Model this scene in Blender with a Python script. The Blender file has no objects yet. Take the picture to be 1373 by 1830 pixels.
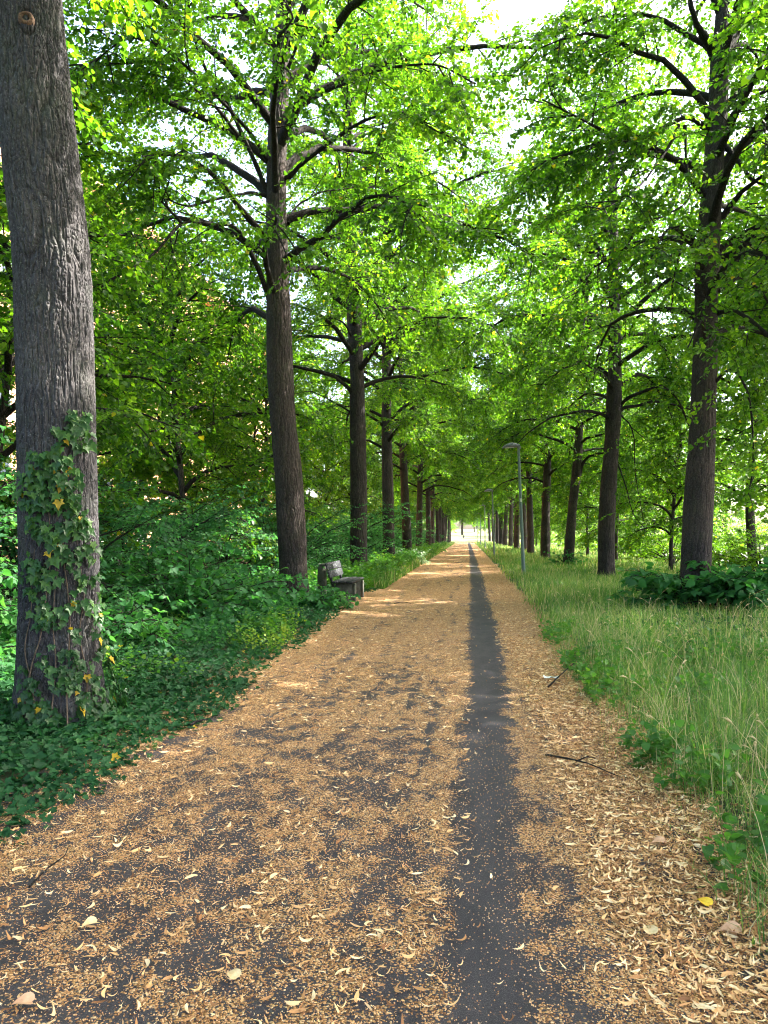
import bpy, math, random
import numpy as np
from mathutils import Vector, Matrix
R = math.radians
C = bpy.context.scene.collection
SC = bpy.context.scene

# ------------------------------------------------------------------ camera, sky, sun, exposure
F_PX, CX, CY, EYE = 1330.0, 686.5, 915.0, 1.6
YAW, PITCH = math.atan(148.5 / F_PX), math.atan(42 / F_PX)
cam_d = bpy.data.cameras.new("camera")
cam = bpy.data.objects.new("camera", cam_d); C.objects.link(cam)
cam.location = (0, 0, EYE); cam.rotation_euler = (R(90) + PITCH, 0, YAW)
cam_d.sensor_fit = 'VERTICAL'; cam_d.sensor_height = 24.0; cam_d.lens = 24.0 * F_PX / 1830
cam_d.clip_start = 0.05; cam_d.clip_end = 3000
SC.camera = cam
SUN_AZ, SUN_EL = R(68), R(47)          # azimuth measured from the path's direction towards the right
w = bpy.data.worlds.new("World"); SC.world = w; w.use_nodes = True
sky = w.node_tree.nodes.new('ShaderNodeTexSky'); sky.sky_type = 'NISHITA'; sky.sun_disc = False
sky.sun_elevation = SUN_EL; sky.sun_rotation = SUN_AZ; sky.dust_density = 5.0; sky.air_density = .8; sky.ozone_density = .4
w.node_tree.links.new(sky.outputs[0], w.node_tree.nodes['Background'].inputs[0])
w.node_tree.nodes['Background'].inputs[1].default_value = 0.15
sd = bpy.data.lights.new("sun", 'SUN'); sd.energy = 3.0; sd.angle = R(0.5); sd.color = (1.0, 0.94, 0.84)
sun = bpy.data.objects.new("sun", sd); C.objects.link(sun)
SDIR = Vector((math.sin(SUN_AZ) * math.cos(SUN_EL), math.cos(SUN_AZ) * math.cos(SUN_EL), math.sin(SUN_EL)))
sun.rotation_euler = SDIR.to_track_quat('Z', 'Y').to_euler(); sun.location = (0, 0, 40)
SC.view_settings.view_transform = 'Standard'; SC.view_settings.look = 'None'
SC.view_settings.exposure = 3.28; SC.view_settings.gamma = 1.0
SC.cycles.max_bounces = 10; SC.cycles.transmission_bounces = 8; SC.cycles.diffuse_bounces = 5
SC.cycles.use_denoising = True; SC.cycles.filter_width = 1.05; SC.cycles.sample_clamp_indirect = 8

# ------------------------------------------------------------------ helpers
def ray(px, py):
    x, y = (px - CX) / F_PX, (CY - py) / F_PX
    y, z = math.cos(PITCH) - y * math.sin(PITCH), math.sin(PITCH) + y * math.cos(PITCH)
    return np.array([x * math.cos(YAW) - y * math.sin(YAW), x * math.sin(YAW) + y * math.cos(YAW), z])
def at(px, py, Y):                       # the world point seen at a pixel, Y metres down the path
    d = ray(px, py); return np.array([0, 0, EYE]) + d * (Y / d[1])
def ground_at(px, py):
    d = ray(px, py); return np.array([0, 0, EYE]) + d * (-EYE / d[2])
def dist_for(px, X):                     # how far down the path a thing at lateral X stands when seen at column px
    d = ray(px, 955); return X / d[0] * d[1]

def _h(ix, iy, iz):
    n = (ix.astype(np.int64) * 374761393 + iy.astype(np.int64) * 668265263 + iz.astype(np.int64) * 2147483647) & 0xffffffff
    n = ((n ^ (n >> 13)) * 1274126177) & 0xffffffff
    n = ((n ^ (n >> 16)) * 2246822519) & 0xffffffff
    return ((n ^ (n >> 15)) & 0xffff) / 65535.0
def vnoise(p):
    i = np.floor(p).astype(np.int64); f = p - i; f = f * f * (3 - 2 * f)
    o = 0
    for a in (0, 1):
        for b in (0, 1):
            for c in (0, 1):
                wgt = (f[..., 0] if a else 1 - f[..., 0]) * (f[..., 1] if b else 1 - f[..., 1]) * (f[..., 2] if c else 1 - f[..., 2])
                o = o + wgt * _h(i[..., 0] + a, i[..., 1] + b, i[..., 2] + c)
    return o
def fbm(p, n=3):
    s, a, t = 0, 0.5, 0
    for k in range(n):
        s = s + a * vnoise(p * (2 ** k) + 17.3 * k); t += a; a *= 0.5
    return s / t
def P3(x, y, z=0):
    x, y, z = np.broadcast_arrays(np.asarray(x, float), np.asarray(y, float), np.asarray(z, float)); return np.stack([x, y, z], -1)

def mesh_np(name, V, F, mats, parent=None, attrs=None, smooth=False, mat_idx=None):
    """V (n,3); F list of int arrays (k, 3 or 4)"""
    me = bpy.data.meshes.new(name)
    V = np.ascontiguousarray(V, dtype=np.float32)
    F = [f for f in (F if isinstance(F, list) else [F]) if len(f)]
    me.vertices.add(len(V)); me.vertices.foreach_set('co', V.ravel())
    li = np.concatenate([f.ravel() for f in F]).astype(np.int32)
    tot = np.concatenate([np.full(len(f), f.shape[1]) for f in F])
    st = np.concatenate([[0], np.cumsum(tot)[:-1]]).astype(np.int32)
    me.loops.add(len(li)); me.loops.foreach_set('vertex_index', li)
    me.polygons.add(len(st)); me.polygons.foreach_set('loop_start', st)
    if smooth: me.polygons.foreach_set('use_smooth', np.ones(len(st), bool))
    for k, a in (attrs or {}).items():
        at_ = me.attributes.new(k, 'FLOAT', 'POINT'); at_.data.foreach_set('value', np.ascontiguousarray(a, dtype=np.float32))
    for m in (mats if isinstance(mats, (list, tuple)) else [mats]): me.materials.append(m)
    if mat_idx is not None: me.polygons.foreach_set('material_index', np.asarray(mat_idx, np.int32))
    me.update(calc_edges=True)
    o = bpy.data.objects.new(name, me); C.objects.link(o)
    if parent is not None: o.parent = parent
    return o
def tag(o, label=None, cat=None, group=None, kind=None):
    for k, v in (('label', label), ('category', cat), ('group', group), ('kind', kind)):
        if v: o[k] = v
    return o
def empty(name, loc, label, cat, group=None, rz=0):
    o = bpy.data.objects.new(name, None); C.objects.link(o); o.location = loc; o.rotation_euler = (0, 0, rz); o.empty_display_size = 0.3
    return tag(o, label, cat, group)
def copy_tree(o, loc, rz, label, group=None, scale=(1, 1, 1)):
    r = o.copy(); C.objects.link(r); r.location = loc; r.rotation_euler = (0, 0, rz); r.scale = scale; r['label'] = label
    if group: r['group'] = group
    for ch in list(o.children):
        c = ch.copy(); C.objects.link(c); c.parent = r
        for g in list(ch.children):
            d = g.copy(); C.objects.link(d); d.parent = c
    return r

# --- small solid builder for boxes / tubes
class MB:
    def __init__(s): s.V, s.Q, s.n = [], [], 0
    def add(s, V, Q): s.V.append(np.asarray(V, float)); s.Q.append(np.asarray(Q, int) + s.n); s.n += len(V)
    def box(s, c, size, rot=None, bev=0.006, taper=1.0):
        hx, hy, hz = [v / 2 for v in size]; b = min(bev, hx * .45, hy * .45, hz * .45)
        rings = []
        for z, ins in ((-hz, b), (-hz + b, 0), (hz - b, 0), (hz, b)):
            x, y = hx - ins, hy - ins; k = b * 0.9
            if z > 0: x *= taper; y *= taper
            rings.append([(-x + k, -y, z), (x - k, -y, z), (x, -y + k, z), (x, y - k, z), (x - k, y, z), (-x + k, y, z), (-x, y - k, z), (-x, -y + k, z)])
        V = np.array(rings).reshape(-1, 3); Q = []
        for r in range(3):
            for i in range(8):
                j = (i + 1) % 8; Q.append((r * 8 + i, r * 8 + j, r * 8 + 8 + j, r * 8 + 8 + i))
        for o_, fl in ((0, 1), (24, 0)):
            for q in ((0, 1, 2, 7), (7, 2, 3, 6), (6, 3, 4, 5)):
                q = [o_ + i for i in q]; Q.append(q[::-1] if fl else q)
        if rot is not None: V = V @ np.array(rot).T
        s.add(V + np.array(c), Q)
    def build(s, name, mat, parent=None, smooth=False, attrs=None):
        return mesh_np(name, np.concatenate(s.V), np.concatenate(s.Q), mat, parent, smooth=smooth, attrs=attrs)
def tube_batch(P, Rd, k, cap=True):
    """P (n,m,3), Rd (n,m) -> verts, quads, tri caps"""
    n, m, _ = P.shape
    T = np.gradient(P, axis=1); T /= np.linalg.norm(T, axis=2, keepdims=True) + 1e-9
    D = P[:, -1] - P[:, 0]; D /= np.linalg.norm(D, axis=1, keepdims=True) + 1e-9
    ref = np.where(np.abs(D[:, 2:3]) > 0.8, np.array([[1.0, 0.1, 0]]), np.array([[0.05, 0, 1.0]]))
    S = np.cross(T, ref[:, None, :]); S /= np.linalg.norm(S, axis=2, keepdims=True) + 1e-9
    U = np.cross(S, T)
    a = np.arange(k) * 2 * math.pi / k
    V = P[:, :, None, :] + Rd[:, :, None, None] * (np.cos(a)[None, None, :, None] * S[:, :, None, :] + np.sin(a)[None, None, :, None] * U[:, :, None, :])
    idx = np.arange(n * m * k).reshape(n, m, k)
    q = np.stack([idx[:, :-1], np.roll(idx, -1, 2)[:, :-1], np.roll(idx, -1, 2)[:, 1:], idx[:, 1:]], -1).reshape(-1, 4)
    return V.reshape(-1, 3), q
def merge(parts):
    V, F, n = [], [], 0
    for v, f in parts: V.append(v); F.append(f + n); n += len(v)
    return np.concatenate(V), np.concatenate(F)
def spline(pts, n):
    p = np.asarray(pts, float); p = np.vstack([2 * p[0] - p[1], p, 2 * p[-1] - p[-2]])
    seg = len(p) - 3; t = np.linspace(0, seg - 1e-6, n); i = t.astype(int); f = (t - i)[:, None]
    a, b, c, d = p[i], p[i + 1], p[i + 2], p[i + 3]
    return 0.5 * (2 * b + (c - a) * f + (2 * a - 5 * b + 4 * c - d) * f ** 2 + (3 * b - a - 3 * c + d) * f ** 3)

# ------------------------------------------------------------------ materials
def new_mat(name):
    m = bpy.data.materials.new(name); m.use_nodes = True; nt = m.node_tree; b = nt.nodes['Principled BSDF']
    return m, nt, b
def node(nt, t, **kw):
    n = nt.nodes.new(t)
    for k, v in kw.items(): setattr(n, k, v)
    return n
def ramp(nt, fac, stops):
    r = nt.nodes.new('ShaderNodeValToRGB'); e = r.color_ramp.elements
    while len(e) < len(stops): e.new(0.5)
    for i, (p, c) in enumerate(stops): e[i].position = p; e[i].color = (*c, 1)
    nt.links.new(fac, r.inputs[0]); return r.outputs[0]
def coords(nt, scale, obj=True):
    tc = nt.nodes.new('ShaderNodeTexCoord'); mp = nt.nodes.new('ShaderNodeMapping'); mp.inputs['Scale'].default_value = scale
    nt.links.new(tc.outputs['Object'], mp.inputs[0]); return mp.outputs[0]
def noise(nt, vec, scale, detail=4, rough=.55, out=0):
    n = nt.nodes.new('ShaderNodeTexNoise'); n.inputs['Scale'].default_value = scale; n.inputs['Detail'].default_value = detail; n.inputs['Roughness'].default_value = rough
    nt.links.new(vec, n.inputs['Vector']); return n.outputs[out]
def math_n(nt, op, a, b=None, clamp=False):
    n = nt.nodes.new('ShaderNodeMath'); n.operation = op; n.use_clamp = clamp
    for i, v in enumerate((a, b)):
        if v is None: continue
        if isinstance(v, (int, float)): n.inputs[i].default_value = v
        else: nt.links.new(v, n.inputs[i])
    return n.outputs[0]
def mix(nt, fac, a, b):
    n = nt.nodes.new('ShaderNodeMix'); n.data_type = 'RGBA'
    for s, v in ((n.inputs[0], fac), (n.inputs[6], a), (n.inputs[7], b)):
        if isinstance(v, (int, float)): s.default_value = v
        elif isinstance(v, tuple): s.default_value = (*v, 1)
        else: nt.links.new(v, s)
    return n.outputs[2]
def bump(nt, b, h, dist, strength=1.0):
    n = nt.nodes.new('ShaderNodeBump'); n.inputs['Distance'].default_value = dist; n.inputs['Strength'].default_value = strength
    nt.links.new(h, n.inputs['Height']); nt.links.new(n.outputs[0], b.inputs['Normal']); return n

def leaf_mat(name, stops, trans_mul=(2.2, 2.6, 0.9), trans=0.5, rough=0.42, spec=0.35):
    m, nt, b = new_mat(name); at_ = node(nt, 'ShaderNodeAttribute', attribute_name='tint')
    col = ramp(nt, at_.outputs['Fac'], stops)
    b.inputs['Roughness'].default_value = rough; b.inputs['Specular IOR Level'].default_value = spec
    nt.links.new(col, b.inputs['Base Color'])
    tr = nt.nodes.new('ShaderNodeBsdfTranslucent')
    mu = nt.nodes.new('ShaderNodeMix'); mu.data_type = 'RGBA'; mu.blend_type = 'MULTIPLY'; mu.inputs[0].default_value = 1; mu.clamp_result = True
    nt.links.new(col, mu.inputs[6]); mu.inputs[7].default_value = (*trans_mul, 1)
    nt.links.new(mu.outputs[2], tr.inputs[0])
    mx = nt.nodes.new('ShaderNodeMixShader'); mx.inputs[0].default_value = trans
    nt.links.new(b.outputs[0], mx.inputs[1]); nt.links.new(tr.outputs[0], mx.inputs[2])
    nt.links.new(mx.outputs[0], nt.nodes['Material Output'].inputs[0]); return m
G = {}
G['linden'] = leaf_mat('linden_leaf', [(0, (.016, .055, .011)), (.5, (.055, .13, .014)), (.93, (.14, .24, .020)), (1, (.38, .30, .03))], (2.5, 2.7, .7), .55)
G['under'] = leaf_mat('understory_leaf', [(0, (.022, .085, .036)), (.6, (.050, .16, .058)), (1, (.10, .24, .06))], (2.1, 2.5, 1.1), .45, .5, .25)
G['bright'] = leaf_mat('maple_leaf', [(0, (.05, .13, .012)), (.6, (.10, .21, .015)), (1, (.22, .30, .03))], (2.4, 2.5, .8))
G['ivy'] = leaf_mat('ivy_leaf', [(0, (.009, .044, .016)), (.6, (.026, .100, .032)), (.96, (.07, .17, .04)), (1, (.5, .32, .03))], (1.6, 2.0, 1.0), .28, .55, .2)
G['vine'] = leaf_mat('climbing_ivy_leaf', [(0, (.016, .055, .016)), (.6, (.036, .105, .024)), (.97, (.08, .17, .025)), (1, (.65, .36, .02))], (1.6, 2.0, 1.0), .25, .42, .35)
G['basal'] = leaf_mat('basal_leaf', [(0, (.020, .09, .032)), (.7, (.055, .18, .055)), (1, (.12, .27, .06))], (2.0, 2.4, .9), .4, .55, .2)
G['pale'] = leaf_mat('pale_leaf', [(0, (.10, .22, .10)), (.6, (.25, .36, .22)), (1, (.65, .70, .60))], (1.2, 1.4, 1.0), .35)
G['grass'] = leaf_mat('grass_blade', [(0, (.050, .15, .030)), (.5, (.15, .29, .050)), (.78, (.30, .42, .09)), (.84, (.46, .38, .21)), (1, (.62, .50, .32))], (1.4, 1.5, .8), .35, .5)
G['weed'] = leaf_mat('weed_leaf', [(0, (.04, .13, .03)), (.7, (.10, .24, .03)), (1, (.30, .36, .04))], (1.8, 2.0, .8), .4)

def bark_mat(name, ridge, furrow, sc=1.0, moss=0.0, disp=0.02, geo=0):
    m, nt, b = new_mat(name)
    wv = coords(nt, (1, 1, 1)); nz = node(nt, 'ShaderNodeTexNoise'); nz.inputs['Scale'].default_value = 2.2; nz.inputs['Detail'].default_value = 2
    nt.links.new(wv, nz.inputs['Vector'])
    ad = node(nt, 'ShaderNodeMix', data_type='RGBA', blend_type='ADD'); ad.inputs[0].default_value = .10
    nt.links.new(wv, ad.inputs[6]); nt.links.new(nz.outputs['Color'], ad.inputs[7])
    mp = node(nt, 'ShaderNodeMapping'); mp.inputs['Scale'].default_value = (17 * sc, 17 * sc, 2.6 * sc); nt.links.new(ad.outputs[2], mp.inputs[0])
    n1 = noise(nt, mp.outputs[0], 1.0, 3, .5)
    rd = math_n(nt, 'MULTIPLY', math_n(nt, 'ABSOLUTE', math_n(nt, 'SUBTRACT', n1, .5)), 7.0, True)
    if geo:
        rd = math_n(nt, 'MINIMUM', math_n(nt, 'ADD', rd, .35), math_n(nt, 'ADD', math_n(nt, 'MULTIPLY', node(nt, 'ShaderNodeAttribute', attribute_name='ridge').outputs['Fac'], 1.15), .0), True)
    mp2 = node(nt, 'ShaderNodeMapping'); mp2.inputs['Scale'].default_value = (60, 60, 22); nt.links.new(wv, mp2.inputs[0])
    n2 = noise(nt, mp2.outputs[0], 1.0, 5, .65)
    c1 = ramp(nt, rd, [(.12, furrow), (.55, tuple(f * .45 + r_ * .55 for f, r_ in zip(furrow, ridge))), (1, ridge)])
    big = noise(nt, wv, 1.1, 3, .5)
    c2 = mix(nt, ramp(nt, n2, [(.3, (0, 0, 0)), (.75, (1, 1, 1))]), c1, tuple(min(1, v * 1.7) for v in ridge))
    dk = node(nt, 'ShaderNodeMix', data_type='RGBA', blend_type='MULTIPLY'); dk.inputs[0].default_value = 1
    nt.links.new(c2, dk.inputs[6]); nt.links.new(ramp(nt, big, [(.3, (.55, .55, .58)), (.7, (1.15, 1.08, 1.0))]), dk.inputs[7])
    col = dk.outputs[2]
    sp = noise(nt, wv, 75, 3, .6); col = mix(nt, math_n(nt, 'MULTIPLY', ramp(nt, sp, [(.60, (0, 0, 0)), (.66, (1, 1, 1))]), .35), col, (.30, .29, .29))
    if moss:
        mz = noise(nt, wv, 3.0, 5, .6)
        col = mix(nt, math_n(nt, 'MULTIPLY', ramp(nt, mz, [(.5, (0, 0, 0)), (.7, (1, 1, 1))]), moss), col, (.07, .11, .05))
    nt.links.new(col, b.inputs['Base Color']); b.inputs['Roughness'].default_value = .9; b.inputs['Specular IOR Level'].default_value = .2
    h = math_n(nt, 'ADD', math_n(nt, 'MULTIPLY', rd, .8), math_n(nt, 'MULTIPLY', n2, .45)); bump(nt, b, h, disp)
    return m
M = {}
M['bark'] = bark_mat('linden_bark', (.056, .047, .046), (.006, .005, .006), 1.0, .10, .03)
M['bark_near'] = bark_mat('linden_bark_near', (.066, .064, .070), (.005, .005, .006), 1.9, .15, .012, 1)
M['bark_mid'] = bark_mat('linden_bark_mid', (.056, .045, .043), (.005, .0045, .005), 1.3, .10, .02, 1)
M['twig'] = bark_mat('dark_branch_bark', (.020, .017, .016), (.006, .005, .005), 1.6, .05, .01)

def simple_mat(name, c1, c2, scale=8, rough=.8, bmp=0.004, spec=.3, metal=0, stretch=(1, 1, 1), mid=(.35, .65)):
    m, nt, b = new_mat(name); v = coords(nt, stretch); n = noise(nt, v, scale, 6, .62)
    nt.links.new(ramp(nt, n, [(mid[0], c1), (mid[1], c2)]), b.inputs['Base Color'])
    b.inputs['Roughness'].default_value = rough; b.inputs['Specular IOR Level'].default_value = spec; b.inputs['Metallic'].default_value = metal
    if bmp: bump(nt, b, noise(nt, v, scale * 6, 5, .6), bmp)
    return m

# ------------------------------------------------------------------ leaves, tubes and branching
def tmpl_leaf():
    V = np.array([(0, 0, 0), (-.44, .10, .08), (-.40, .52, .11), (0, 1, -.06), (.40, .52, .11), (.44, .10, .08)]); V[:, 2] *= 1.0
    return V, np.array([(0, 3, 2, 1), (0, 5, 4, 3)])
def tmpl_heart():
    L = [(-.16, -.10, .02), (-.40, -.02, .07), (-.50, .22, .11), (-.42, .50, .10), (-.20, .80, .02)]
    V = [(0, 0, 0), (0, .45, -.015), (0, 1.06, -.12)] + L + [(-x, y, z) for x, y, z in L]
    Q = [(0, 1, 4, 3), (1, 6, 5, 4), (1, 2, 7, 6)]; Q += [tuple({0: 0, 1: 1, 2: 2}.get(i, i + 5) for i in q[::-1]) for q in Q]
    return np.array(V), np.array(Q)
def tmpl_ivy():
    L = [(-.14, -.14), (-.42, -.10), (-.36, .12), (-.58, .34), (-.30, .42), (-.20, .62)]
    V = [(0, 0, 0), (0, .28, -.03), (0, 1.0, -.08)] + [(x, y, .06 + .10 * abs(x)) for x, y in L] + [(-x, y, .06 + .10 * abs(x)) for x, y in L]
    Q = [(0, 1, 4, 3), (1, 5, 4, 4), (1, 7, 6, 5), (1, 2, 8, 7)]
    tri = [(0, 4, 3), (0, 1, 4), (1, 5, 4), (1, 6, 5), (1, 7, 6), (1, 8, 7), (1, 2, 8)]
    T = tri + [tuple(i if i < 3 else i + 6 for i in t[::-1]) for t in tri]
    return np.array(V), np.array(T)
TL, TH, TI = tmpl_leaf(), tmpl_heart(), tmpl_ivy()
def unit(a): return a / (np.linalg.norm(a, axis=-1, keepdims=True) + 1e-9)
def leaves_np(P, A, N, S, tint, tmpl):
    V0, F0 = tmpl; A = unit(A); side = unit(np.cross(A, N)); N = np.cross(side, A)
    V = P[:, None] + S[:, None, None] * (V0[None, :, 0, None] * side[:, None] + V0[None, :, 1, None] * A[:, None] + V0[None, :, 2, None] * N[:, None])
    k = len(V0); F = (F0[None] + (np.arange(len(P)) * k)[:, None, None]).reshape(-1, F0.shape[1])
    return V.reshape(-1, 3), F, np.repeat(tint, k)
def leaf_obj(name, arrs, mat, parent, tmpl=TL):
    P, A, N, S, t = arrs; V, F, tt = leaves_np(P, A, N, S, t, tmpl)
    return mesh_np(name, V, F, mat, parent, attrs={'tint': tt})

def branch_off(P, rng, spacing, t0, length, falloff=.5, ang=(40, 65), droop=.25, m=5, up=0.0, t1=1.0, planar=.25):
    """children of a batch of polylines P (n,k,3): returns (N,m,3)"""
    n, k, _ = P.shape
    seg = np.linalg.norm(np.diff(P, axis=1), axis=2); L = seg.sum(1)
    cnt = np.maximum(1, np.round((t1 - t0) * L / spacing)).astype(int)
    par = np.repeat(np.arange(n), cnt); j = np.concatenate([np.arange(c) for c in cnt]); cn = cnt[par]
    t = t0 + (t1 - t0) * (j + rng.random(len(j)) * .9) / cn
    f = np.clip(t, 0, .999) * (k - 1); i = f.astype(int); fr = (f - i)[:, None]
    p = P[par, i] * (1 - fr) + P[par, i + 1] * fr; T = unit(P[par, i + 1] - P[par, i])
    z = np.tile([0, 0, 1.0], (len(j), 1)) + rng.normal(0, planar, (len(j), 3))
    z = np.where(np.abs(T[:, 2:3]) > .85, rng.normal(0, 1, (len(j), 3)), z)
    S = unit(np.cross(T, z)); sg = np.where((j % 2) == 0, 1, -1)[:, None]
    a = np.radians(rng.uniform(ang[0], ang[1], len(j)))[:, None]
    d = unit(np.cos(a) * T + np.sin(a) * sg * S + np.array([0, 0, up]))
    l = (length * (1 - falloff * t) * rng.uniform(.6, 1.2, len(j)))[:, None, None]
    u = np.linspace(0, 1, m)[None, :, None]
    wob = unit(rng.normal(0, 1, (len(j), 3)))[:, None] * np.sin(u * math.pi * 1.3) * l * .06
    return p[:, None] + d[:, None] * l * u + np.array([0, 0, -1.0]) * droop * l * u ** 2 * (1 - .3 * abs(d[:, None, 2:3])) + wob
def leaves_on(P, rng, step, size, drop=.35, njit=.45, t0=.1, tint=None, tip_yellow=.006, up=(0, 0, 1.0)):
    n, k, _ = P.shape
    L = np.linalg.norm(np.diff(P, axis=1), axis=2).sum(1); cnt = np.maximum(2, np.round(L / step)).astype(int)
    par = np.repeat(np.arange(n), cnt); j = np.concatenate([np.arange(c) for c in cnt]); cn = cnt[par]
    t = t0 + (1 - t0) * (j + .8 * rng.random(len(j))) / cn; f = np.clip(t, 0, .999) * (k - 1); i = f.astype(int); fr = (f - i)[:, None]
    p = P[par, i] * (1 - fr) + P[par, i + 1] * fr; T = unit(P[par, i + 1] - P[par, i])
    S = unit(np.cross(T, np.array([0, 0, 1.0]) + rng.normal(0, .2, (len(j), 3)))); sg = np.where((j % 2) == 0, 1, -1)[:, None]
    A = unit(T * .55 + sg * S * .8 + rng.normal(0, .25, (len(j), 3)) + np.array([0, 0, -drop]))
    N = np.array(up) + rng.normal(0, njit, (len(j), 3))
    sz = size * rng.uniform(.5, 1.25, len(j)); p = p + A * (sz * .3)[:, None]
    tw = rng.random(n)[par]; tn = np.clip(.45 * tw + .45 * rng.random(len(j)) , 0, .93)
    tn = np.clip(tn + .55 * (vnoise(p * 1.1 + 40) - .5) + .0, 0, .93)
    if tint is not None: tn = np.clip(tn + tint, 0, .93)
    tn = np.where(rng.random(len(j)) < tip_yellow, 1.0, tn)
    return p, A, N, sz, tn
def cat_arrs(*a): return tuple(np.concatenate(x) for x in zip(*a))
def cull(arr, fn):
    k = fn(arr[0]); return tuple(x[k] for x in arr)

def trunk_mesh(name, pts, rad, mat, parent, k=48, dz=.06, zfine=40, amp=.012, cell=.06, stretch=6.0, flare=.35, seed=0, zmax=None, extra=None):
    pts = np.asarray(pts, float); rad = np.asarray(rad, float)
    L = np.linalg.norm(np.diff(pts, axis=0), axis=1).sum(); n = max(8, int(L / dz))
    C_ = spline(np.column_stack([pts, rad]), n); up_i = np.nonzero(C_[:, 2] - C_[0, 2] > zfine)[0]
    if len(up_i): C_ = np.concatenate([C_[:up_i[0]], C_[up_i[::max(1, int(.25 / dz))]], C_[-1:]])
    n = len(C_); c, r = C_[:, :3], np.maximum(C_[:, 3], .01)
    a = np.arange(k) * 2 * math.pi / k
    z = c[:, 2] - c[0, 2]
    fl = 1 + flare * np.exp(-np.maximum(z, 0) / .28)
    buttress = 1 + (np.exp(-np.maximum(z, 0) / .45) * .14)[:, None] * np.sin(a[None] * 5 + seed) * 1
    q = np.stack([np.cos(a)[None] * r[:, None], np.sin(a)[None] * r[:, None], np.broadcast_to(z[:, None] / stretch, (n, k))], -1)
    warp = (fbm(q * 3 + seed, 2) - .5)[..., None] * .05
    nz = fbm(q / cell + warp / cell + seed * 3.1, 2); rg = np.clip(np.abs(nz - .5) * 9, 0, 1) ** .8
    nz2 = fbm(q * np.array([1, 1, stretch / 2.2]) / (cell * .55) + seed, 2); rg = np.minimum(rg, .35 + .65 * np.clip(np.abs(nz2 - .5) * 9, 0, 1))
    lump = (fbm(np.stack([q[..., 0] * 2, q[..., 1] * 2, z[:, None] / .9 + 0 * q[..., 0]], -1) + seed * 7, 2) - .5) * .10
    rr = r[:, None] * fl[:, None] * buttress * (1 + lump) + (rg - 1) * amp + (fbm(q / .015, 2) - .5) * amp * .3
    if extra is not None: rr = rr + extra(a[None] + 0 * rr, z[:, None] + 0 * rr)
    V = c[:, None] + rr[..., None] * np.stack([np.cos(a), np.sin(a), 0 * a], -1)[None]
    idx = np.arange(n * k).reshape(n, k)
    F = np.stack([idx[:-1], np.roll(idx, -1, 1)[:-1], np.roll(idx, -1, 1)[1:], idx[1:]], -1).reshape(-1, 4)
    return mesh_np(name, V.reshape(-1, 3), F, mat, parent, smooth=True, attrs={'ridge': rg.ravel()})

def limb_curve(rng, p0, az, e0, e1, L, n=9):
    p = [np.array(p0, float)]; a = az
    for i in range(n - 1):
        t = i / (n - 2); e = e0 + (e1 - e0) * t + rng.normal(0, .10); a += rng.normal(0, .12)
        p.append(p[-1] + L / (n - 1) * np.array([math.cos(a) * math.cos(e), math.sin(a) * math.cos(e), math.sin(e)]))
    return np.array(p)

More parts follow.
